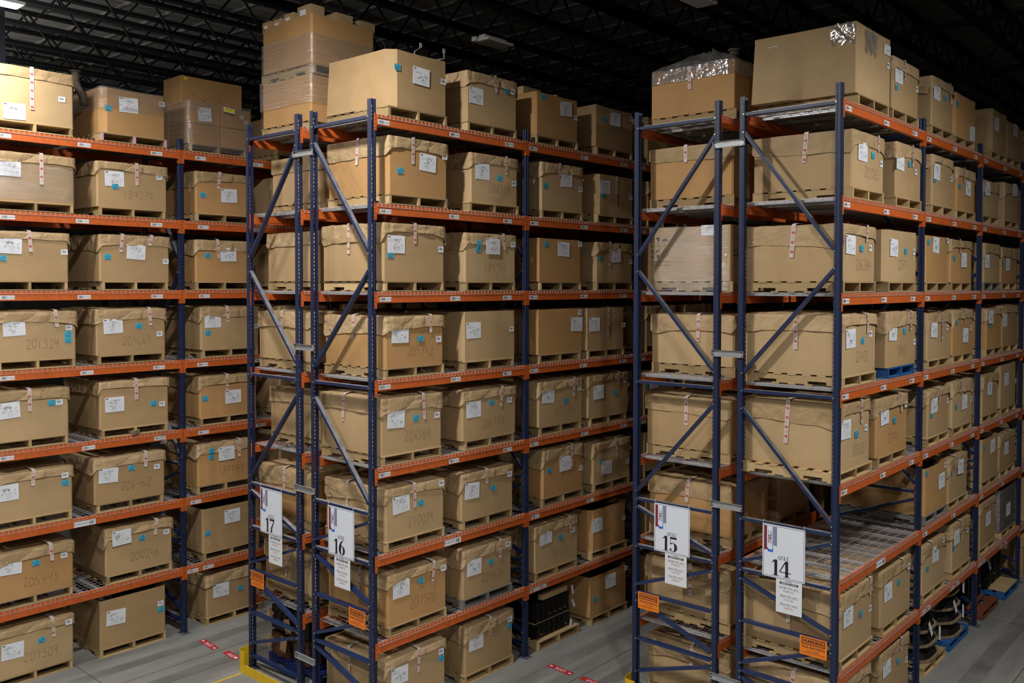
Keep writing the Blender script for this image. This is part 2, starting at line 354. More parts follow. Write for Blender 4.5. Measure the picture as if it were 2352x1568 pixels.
# ------------------------------------------------------------------ boxes
def ring(D, Wd, ch, n=8):
    """closed outline of a box: points with the side's outward normal and the place along it"""
    a, b_ = D/2, Wd/2; out = []
    cs = [(a, -b_), (a, b_), (-a, b_), (-a, -b_)]
    for i in range(4):
        p, q = Vector(cs[i]), Vector(cs[(i+1) % 4]); d = (q-p).normalized(); nrm = Vector((d.y, -d.x)); L = (q-p).length
        c0, c1 = ch[i], ch[(i+1) % 4]
        for j in range(n+1):
            t = (c0+(L-c0-c1)*j/n); pt = p+d*t; out.append((pt.x, pt.y, nrm.x, nrm.y, j/n))
    return out
def box_body(D, Wd, h, seed, chs=(.012,)*4, bulge=.008, style='c', lean=0, mat=None, depth_in=.1):
    rnd = random.Random(seed); mb = MB(); mat = mat or M['card']; R = ring(D, Wd, chs); rows = []
    hs = [0, .01, .25, .5, .75, 1.0]
    bl = [rnd.uniform(.2, 1)*bulge for _ in range(4)]; sag = [rnd.uniform(0, .012) for _ in range(4)]
    for t in hs:
        row = []
        for i, (x, y, nx, ny, s) in enumerate(R):
            k = i//9; b_ = bl[k]*math.sin(PI*s)*math.sin(PI*min(t, .999))*(1.0)
            z = t*h
            if t == 1.0: z -= sag[k]*math.sin(PI*s)*(1 if style in 'ofx' else 0)
            row.append((x+nx*b_+lean*t*(0 if ny == 0 else 0), y+ny*b_+(lean*(1-t) if (ny < 0 and x < 0) else 0), z))
        rows.append(row)
    mb.grid(rows, mat, closed=True)
    top = rows[-1]
    if style == 'o':
        t = .008; inn = [(x-nx*t, y-ny*t, top[i][2]) for i, (x, y, nx, ny, s) in enumerate(R)]
        low = [(p[0], p[1], h-depth_in) for p in inn]
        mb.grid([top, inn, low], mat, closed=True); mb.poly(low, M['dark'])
    else: mb.poly(top, mat)
    mb.poly(list(reversed(rows[0])), mat)
    return smooth_angle(mb.mesh('box_body'), 25)
def cover_mesh(D, Wd, h, seed, hem=(.12, .2, .12, .2), amp=1.0, mat=None):
    """crumpled kraft sheet draped over the top: hem = front(+x), +y, back, -y"""
    rnd = random.Random(seed); mb = MB(); mat = mat or M['kraft']; e = .006; a, b_ = D/2+e, Wd/2+e; nx_, ny_ = 30, 26; off = Vector((seed*3.1, seed*1.7, 0))
    dome = rnd.uniform(-.012, .03)
    def nz(p, f): return noise.noise(Vector(p)*f+off)
    def crease(p, f): return 1-abs(noise.noise(Vector(p)*f+off))*2
    def toppt(i, j):
        x = -a+2*a*i/nx_; y = -b_+2*b_*j/ny_; ed = min(i, nx_-i, j, ny_-j); w_ = min(1, ed/2.0)
        z = h+.004+w_*(dome*(1-(x/a)**2)*(1-(y/b_)**2)+amp*(.010*nz((x, y, 0), 3)+.009*crease((x, y, 0), 5)+.002))-(.004*(1-w_))
        z += amp*.006*nz((x, y, 9), 4)*(1-w_)
        return (x, y, z)
    G = [[toppt(i, j) for j in range(ny_+1)] for i in range(nx_+1)]
    mb.grid([list(reversed(r_)) for r_ in G], mat)
    per = [(nx_, j) for j in range(ny_+1)]+[(i, ny_) for i in range(nx_-1, -1, -1)]+[(0, j) for j in range(ny_-1, -1, -1)]+[(i, 0) for i in range(1, nx_)]
    def side(i, j):
        s = []
        if i == nx_: s.append((1, 0, j/ny_, 0))
        if j == ny_: s.append((0, 1, 1-i/nx_, 1))
        if i == 0: s.append((-1, 0, 1-j/ny_, 2))
        if j == 0: s.append((0, -1, i/nx_, 3))
        return s
    slope = [rnd.uniform(-.35, .35) for _ in range(4)]; ear = [rnd.uniform(0, .05)*amp for _ in range(4)]
    cols = []; M_ = 9
    for (i, j) in per:
        sd = side(i, j); n_ = Vector((sum(q[0] for q in sd), sum(q[1] for q in sd), 0)).normalized()
        dep = 0
        for q in sd:
            t = q[2]; base = hem[q[3]]*(1+slope[q[3]]*(t-.5)); dep += base+ear[q[3]]*(max(0, 1-t*5)+max(0, 1-(1-t)*5))
        dep /= len(sd); x, y, z = G[i][j]
        dep *= 1+.06*amp*nz((x*1.5, y*1.5, 3), 2.2)+.025*amp*nz((x, y, 7), 7)
        col = [(x, y, z)]
        for k in range(1, M_+1):
            t = k/M_; zz = z-dep*t
            o_ = .003+amp*(.006*max(-.3, nz((x*1.2, y*1.2, zz), 6))+.009*abs(nz((x+y, zz*1.6, 2), 5))*min(1, t*3)+.004*crease((x, y, zz*1.4), 8)*t)+.012*amp*t*t*max(0, nz((x, y, 5), 3.5)+.25)
            col.append((x+n_.x*o_, y+n_.y*o_, zz))
        cols.append(col)
    rows = [[cols[c][k] for c in range(len(cols))] for k in range(M_+1)]
    mb.grid(list(reversed(rows)), mat, closed=True)
    return mb.mesh('kraft_cover', smooth=True)
def film_mesh(D, Wd, z0, z1, seed, out=.012, mat=None, top=0, tilt=0):
    rnd = random.Random(seed); mb = MB(); R = ring(D+2*out, Wd+2*out, (.04,)*4, 12); rows = []; n = 14; off = Vector((seed, seed*2.3, 0))
    for r_ in range(n+1):
        t = r_/n; row = []
        for (x, y, nx, ny, s) in R:
            z = z0+(z1-z0)*t+(tilt*x if t in (0, 1) else tilt*x)+(.012*noise.noise(Vector((x*4, y*4, t*2))+off) if r_ in (0, n) else 0)
            o_ = .006*noise.noise(Vector((x*3, y*3, z*14))+off)
            row.append((x+nx*o_, y+ny*o_, z))
        rows.append(row)
    mb.grid(rows, mat or M['film'], closed=True)
    if top:
        last = rows[-1]; prev = last
        for q in range(1, 7):
            f = 1-q/6*.97; cur = [(p[0]*f, p[1]*f, z1+top*(1-f)**.7*(1+.4*noise.noise(Vector((p[0]*2, p[1]*2, q))+off))+.02*noise.noise(Vector((p[0]*6*f, p[1]*6*f, 0))+off)) for p in last]
            mb.grid([prev, cur], mat or M['film'], closed=True); prev = cur
    return mb.mesh('stretch_film', smooth=True)
def contents_mesh(D, Wd, seed, mat=None):
    rnd = random.Random(seed); mb = MB(); mat = mat or M['black']
    for i in range(16):
        x, y = rnd.uniform(-D/2+.12, D/2-.12), rnd.uniform(-Wd/2+.12, Wd/2-.12); s = rnd.uniform(.04, .09)
        Mx = Matrix.Translation((x, y, rnd.uniform(-.03, .02))) @ Matrix.Rotation(rnd.uniform(0, 3), 4, 'Z') @ Matrix.Rotation(rnd.uniform(-.5, .5), 4, 'X')
        mb.box((-s, -s*1.3, -s*.6), (s, s*1.3, s*.5), mat, Mx)
    for i in range(10):
        x, y = rnd.uniform(-D/2+.1, D/2-.1), rnd.uniform(-Wd/2+.1, Wd/2-.1)
        mb.tube([(x, y, -.03), (x+rnd.uniform(-.05, .05), y+rnd.uniform(-.05, .05), .05)], rnd.uniform(.01, .03), mat, 8)
    return mb.mesh('contents')
# ------------------------------------------------------------------ pallets
def pallet_parts(seed, wood):
    rnd = random.Random(seed); L_, Wd = 1.22, 1.0; parts = {}
    top = MB(); x = -L_/2; n = 7; ws = [.135 if i in (0, n-1) else .1 for i in range(n)]; gap = (L_-sum(ws))/(n-1)
    for w_ in ws:
        dy = rnd.uniform(-.006, .006); top.box((x, -Wd/2+dy, .11), (x+w_, Wd/2+dy, .127), wood); x += w_+gap
    bot = MB()
    for (c, w_) in ((-L_/2+.07, .14), (-.2, .09), (0, .09), (.2, .09), (L_/2-.07, .14)): bot.box((c-w_/2, -Wd/2, 0), (c+w_/2, Wd/2, .014), wood)
    st = MB(); z0, z1 = .0142, .1098; a = L_/2-.002
    prof = [(-a, z0), (-.42, z0), (-.40, z0+.036), (-.20, z0+.036), (-.18, z0), (.18, z0), (.20, z0+.036), (.40, z0+.036), (.42, z0), (a, z0), (a, z1), (-a, z1)]
    n0 = len(st.v)
    # profile split into convex blocks so that the notches stay open
    for (xa, xb, za) in ((-a, -.41, z0), (-.41, -.19, z0+.036), (-.19, .19, z0), (.19, .41, z0+.036), (.41, a, z0)): st.box((xa, -.019, za), (xb, .019, z1), wood)
    return {'top': top.mesh('deck_boards'), 'bot': bot.mesh('bottom_boards'), 'st': st.mesh('stringer')}
PAL = {}
def pal_parts(kind):
    if kind not in PAL:
        wood = {'B': M['woodB'], 'G': M['woodG'], 'R': M['woodR'], 'N': M['woodN'], 'X': M['woodX']}.get(kind[0], M['wood']); PAL[kind] = pallet_parts(sum(ord(c) for c in kind) % 97, wood)
        if kind[0] == 'P':
            st = MB(); st.add(PAL[kind]['st']); st.box((.606, -.021, .013), (.6105, .021, .109), M['pink']); PAL[kind]['st'] = st.mesh('stringer')
    return PAL[kind]
def pallet(loc, label, kind='W', rz=0):
    pp = pal_parts(kind); r = empty('wooden_pallet', loc, label, 'pallet', 'pallets under the goods on the racks', rz)
    put('deck_boards', pp['top'], r); put('bottom_boards', pp['bot'], r)
    for y in (-.475, 0, .475): put('stringer', pp['st'], r, (0, y, 0))
    return r
# ------------------------------------------------------------------ racking
def upright_mesh(height):
    """open C column, aisle face at x=0, with real holes: two columns in the face, one in each flank"""
    mb = MB(); m = M['blue2']; pz = .0508; nh = int((height-.06)/pz)
    def strip(p, q, holes=None, ztop=height):
        # p,q: plan points (x,y); holes (fraction0, fraction1, half height)
        P0, P1 = Vector(p), Vector(q)
        def pt(t, z): w = P0+(P1-P0)*t; return (w.x, w.y, z)
        if not holes: mb.poly([pt(0, 0), pt(1, 0), pt(1, ztop), pt(0, ztop)], m); return
        a, b_, hh = holes
        mb.poly([pt(0, 0), pt(a, 0), pt(a, ztop), pt(0, ztop)], m); mb.poly([pt(b_, 0), pt(1, 0), pt(1, ztop), pt(b_, ztop)], m)
        z = 0; e = (b_-a)*.18
        for i in range(nh):
            c = .05+i*pz; mb.poly([pt(a, z), pt(b_, z), pt(b_, c-hh) if False else pt(b_-e, c-hh), pt(a+e, c-hh)], m); z = c+hh
            mb.poly([pt(a, c-hh), pt(a+e, c-hh), pt(a, c)], m); mb.poly([pt(b_, c-hh), pt(b_, c), pt(b_-e, c-hh)], m)
        mb.poly([pt(a, z), pt(b_, z), pt(b_, ztop), pt(a, ztop)], m)
    y = .040
    # lips, flanks, face (front view left to right)
    for s in (-1, 1):
        seq = [((-.070, s*.034), (-.070, s*.040), None), ((-.070, s*.040), (-.050, s*.040), (.25, .70, .0045)), ((-.050, s*.040), (-.045, s*.036), None), ((-.045, s*.036), (-.012, s*.036), None),
               ((-.012, s*.036), (-.006, s*.040), None), ((-.006, s*.040), (0, s*.036), None), ((0, s*.036), (0, s*.011), (.12, .72, .013)), ((0, s*.011), (-.008, s*.007), None)]
        for p, q, ho in seq:
            if s > 0: strip(p, q, ho)
            else: strip(q, p, (1-ho[1], 1-ho[0], ho[2]) if ho else None)
    strip((-.008, -.007), (-.008, .007))
    return mb.mesh('upright')
def chan(length, clean, wd=.037, dp=.058, name='brace'):
    """C-channel brace running along +x from the origin, 4 thin plates"""
    mb = MB(); m = M['blueC'] if clean else M['blue']; t = .003
    mb.box((0, -dp/2, -wd/2), (length, -dp/2+t, wd/2), m); mb.box((0, -dp/2+t, wd/2-t), (length, dp/2, wd/2), m); mb.box((0, -dp/2+t, -wd/2), (length, dp/2, -wd/2+t), m)
    return mb.mesh(name)
def bolt_mesh():
    mb = MB(); c = [(.009*math.cos(PI/3*i), .009*math.sin(PI/3*i)) for i in range(6)]
    mb.prism(c, 1, 0, .008, M['bolt']); return mb.mesh('bolt')
UPM = upright_mesh(TOPZ); BOLT = bolt_mesh()
def foot_mesh():
    mb = MB(); mb.box((-.12, -.065, 0), (.05, .065, .008), M['blue2'])
    for x, y in ((.03, .05), (.03, -.05), (-.1, .05)): mb.tube([(x, y, .008), (x, y, .03)], .007, M['galv'], 6)
    return mb.mesh('foot_plate')
FOOT = foot_mesh()
# braces in the frame plane: (height at the side where the diagonals start, height at the other side)
HZ = [7.40, 4.143, 2.616, 2.007, 1.395, .793, .18]
DG = [(7.197, 5.775), (4.344, 5.571), (3.939, 2.722), (2.105, 2.517), (1.903, 1.501), (.884, 1.297), (.714, .36)]
_bm = {}
def frame(X1, n, flip, label):
    """X1: aisle face on the +x side; flip: diagonals start on the +x side"""
    Y = n*B+UY; r = empty('upright_frame', (X1-.61, Y, 0), label, 'rack frame', 'blue upright frames of the pallet racks')
    for s in (1, -1):
        u = put('upright', UPM, r, (s*.61, 0, 0), (0, 0, 0 if s > 0 else PI)); put('foot_plate', FOOT, u)
    a = .61-.060
    def br(z0, z1, nm):
        L = math.hypot(2*a, z1-z0); key = (round(L, 2), max(z0, z1) < 1.95)
        if key not in _bm: _bm[key] = chan(L+.02, key[1])
        o = put(nm, _bm[key], r, (-a-.01, 0, z0), (0, -math.atan2(z1-z0, 2*a), 0))
        for d in (.01, L+.01): put('bolt', BOLT, o, (d, -.048, 0))
    for z in HZ: br(z, z, 'horizontal_brace')
    for za, zb_ in DG:
        if flip: za, zb_ = zb_, za
        br(za, zb_, 'diagonal_brace')
    return r
def beam_mesh():
    mb = MB(); z1 = -.008; z0 = z1-.127; prof = [(.004, z0), (.004, z1), (-.024, z1), (-.024, z1-.035), (-.045, z1-.035), (-.045, z0)]
    mb.prism([(x, z) for x, z in prof], 1, .043, B-.043, M['orange'])
    # pressed line along the face
    mb.box((.004, .05, z1-.045), (.0052, B-.05, z1-.041), M['orange'])
    return mb.mesh('beam_body')
def conn_mesh(s):
    mb = MB(); o = M['orange']
    mb.box((.0, min(s*.003, s*.043), -.2047), (.004, max(s*.003, s*.043), 0), o)
    mb.box((-.058, min(s*.0405, s*.044), -.2047), (.0, max(s*.0405, s*.044), 0), o)
    for i in range(4):
        z = -.03-i*.048; pts = [(.0046, s*(.022+.006*c), z+.009*d-.003*abs(c)) for c, d in ((-1, .6), (0, -1), (1, .6), (.6, 1), (-.6, 1))]
        mb.poly(pts if s < 0 else pts[::-1], M['dark'])
    mb.box((.004, min(s*.006, s*.04), -.122), (.006, max(s*.006, s*.04), -.116), o)
    return mb.mesh('beam_connector')
BEAM, CN0, CN1 = beam_mesh(), conn_mesh(1), conn_mesh(-1)
def loc_label(seed, wide=.18, hh=.054, txt=None):
    r = random.Random(seed); mb = MB(); mb.box((-.001, -wide/2, -hh/2), (0, wide/2, hh/2), M['white'])
    if txt:
        add_text(mb, txt, .027, M['ink'], -wide*.17, 0, .0016, sy=.8); bars(mb, wide*.2, wide*.42, -hh*.3, hh*.3, seed)
    else:
        bars(mb, -wide*.42, -wide*.02, -hh*.3, hh*.32, seed); add_text(mb, '01%d0%d0%d' % (r.randint(4, 8), r.randint(1, 7), r.randint(1, 9)), .023, M['ink'], wide*.24, 0, .0016)
    return mb.mesh('location_label')
LL = [loc_label(i) for i in range(6)]; LBIG = loc_label(9, .3, .075, 'NAV END CAP 0A16')
def beam(Xf, n, k, rack, front, side=1):
    """side +1: the face looks to +x; front beams carry the location labels"""
    z = lev(k); Y = n*B+UY
    nm = 'front' if front else 'rear'
    r = empty('rack_beam', (Xf, Y, z) if side > 0 else (Xf, Y+B, z), 'orange %s beam, %s level from top, %s bay of the %s' % (nm, ORD[k], BAY[n+1], RN[rack]), 'rack beam', 'orange pallet rack beams', 0 if side > 0 else PI)
    put('beam_body', BEAM, r); put('beam_connector', CN0, r); put('beam_connector', CN1, r, (0, B, 0))
    if front and rack in ('18', '16', '14'):
        rr = random.Random(n*31+k*7+int(rack)); first = (rack == '18' and n == -1) or (rack == '16' and n == 0) or (rack == '14' and n == 1)
        zc = -.008-.085
        if k <= 4: ys = [.155 if rack != '18' else .34, 1.36, 2.42]
        elif k == 5: ys = [] if first else [.17, 1.5]
        else: ys = [] if first else ([.15, .38] if rack != '14' else [.15, .38, 1.5, 1.75])
        for y in ys: put('location_label', LL[rr.randint(0, 5)], r, (.0062, y+rr.uniform(-.03, .03), zc+rr.uniform(-.004, .004)))
        if k == 5 and first: put('location_label', LBIG, r, (.0062, 1.32, zc))
    return r
BAY = ['nearest', 'first', 'second', 'third', 'fourth', 'fifth', 'sixth']
RN = {'19': 'rack behind the far left rack', '18': 'far left rack', '17': 'aisle 17 rack', '16': 'aisle 16 rack', '15': 'aisle 15 rack', '14': 'aisle 14 rack'}
def deck_meshes():
    w = M['wire']; mb = MB(); L_ = 1.22; Wd = 1.33; r = .0028
    ny = 21
    for i in range(ny):
        y = .012+(Wd-.024)*i/(ny-1); mb.tube([(-1.215, y, -.003), (.0, y, -.003), (.0075, y, -.009), (.0085, y, -.043)], r, w, 4)
    for i in range(11):
        x = -1.18+i*.114; mb.tube([(x, 0, -.0075), (x, Wd, -.0075)], r, w, 4)
    mb.tube([(.0085, .01, -.043), (.0085, Wd-.01, -.043)], r, w, 4); mb.tube([(-.02, 0, -.0072), (-.02, Wd, -.0072)], r, w, 4)
    a = mb.mesh('wire_mesh'); g = M['galv']; cs = MB()
    for i in range(1):
        x0, x1 = -1.19, -.03; y = 0
        cs.box((x0, -.03, -.012), (x1, .03, -.010), g); cs.box((x0, -.03, -.042), (x1, -.028, -.012), g); cs.box((x0, .028, -.042), (x1, .03, -.012), g)
    return a, cs.mesh('support_channel')
DKA, DKC = deck_meshes()
def deck(X1, n, k, half, rack):
    y0 = n*B+UY+.046+half*1.358
    r = empty('wire_deck', (X1, y0, lev(k)), 'wire mesh deck, %s half of %s bay, %s level, %s' % (('near', 'far')[half], BAY[n+1], ORD[k], RN[rack]), 'wire deck', 'wire mesh decks on the rack beams')
    put('wire_mesh', DKA, r)
    for y in (.10, .48, .86, 1.24): put('support_channel', DKC, r, (0, y, 0))
    return r
def spacer_mesh():
    mb = MB(); g = M['galv']; a = .13+.075
    mb.box((-a, -.003, -.038), (a, 0, .038), g)
    mb.box((-a, -.026, .036), (a, 0, .038), g); mb.box((-a, -.026, -.038), (a, 0, -.036), g)
    for z in (-.018, .018): mb.box((-.13, -.008, z-.007), (.13, -.002, z+.007), g)
    for s in (-1, 1):
        mb.box((s*a-.002, -.026, -.038), (s*a+.002, 0, .038), g)
        for z in (-.022, .022): mb.tube([(s*(a-.02), -.003, z), (s*(a-.02), -.012, z)], .006, M['dark'], 6)
    return mb.mesh('row_spacer')
SPM = spacer_mesh()
F16, F17R, F18, F15R, F14 = 0.0, -1.4785, -4.5324, 3.0642, 4.5396
RK = {'19': (F18-1.22-.2585, [0, 1], -1), '18': (F18, [-1, 0, 1, 2], 1), '17': (F17R, [0, 1, 2], 1), '16': (F16, [0, 1, 2, 3], 1), '15': (F15R, [1, 2, 3], 1), '14': (F14, [1, 2, 3, 4], 1)}
FRL = {('17', 0): 'blue end frame carrying the AISLE 17 sign', ('16', 0): 'blue end frame carrying the AISLE 16 sign', ('15', 1): 'blue end frame carrying the AISLE 15 sign', ('14', 1): 'blue end frame carrying the AISLE 14 sign'}
for rk, (X1, bays, _) in RK.items():
    for n in bays+[bays[-1]+1]:
        if rk == '18' and n == 3: continue
        i = n-bays[0]
        lab = FRL.get((rk, n)) or 'blue upright frame, %s from the near end of the %s' % (['first', 'second', 'third', 'fourth', 'fifth'][i], RN[rk])
        frame(X1, n, rk in ('17', '15', '19'), lab)
    for n in bays:
        for k in range(7):
            if rk == '19' and k not in (0, 2, 3, 4): continue
            beam(X1, n, k, rk, True, 1); beam(X1-1.22, n, k, rk, False, -1)
            if rk == '19' and k != 3: continue
            if (rk in ('17', '15') and n >= bays[0]+2): continue
            for hlf in (0, 1): deck(X1, n, k, hlf, rk)
for (xa, n, rk, zs) in ((F17R+.129, 0, '17 and 16', (7.08, 4.58, 2.73, .51)), (F15R+.128, 1, '15 and 14', (7.07, 4.57, 2.74, .63))):
    for i, z in enumerate(zs):
        s = put('row_spacer', SPM, None, (xa, n*B-.004, z)); tag(s, 'galvanised row spacer, %s from top, bolted between aisle %s frames' % (ORD[i], rk), 'rack spacer', 'row spacers between the end frames')
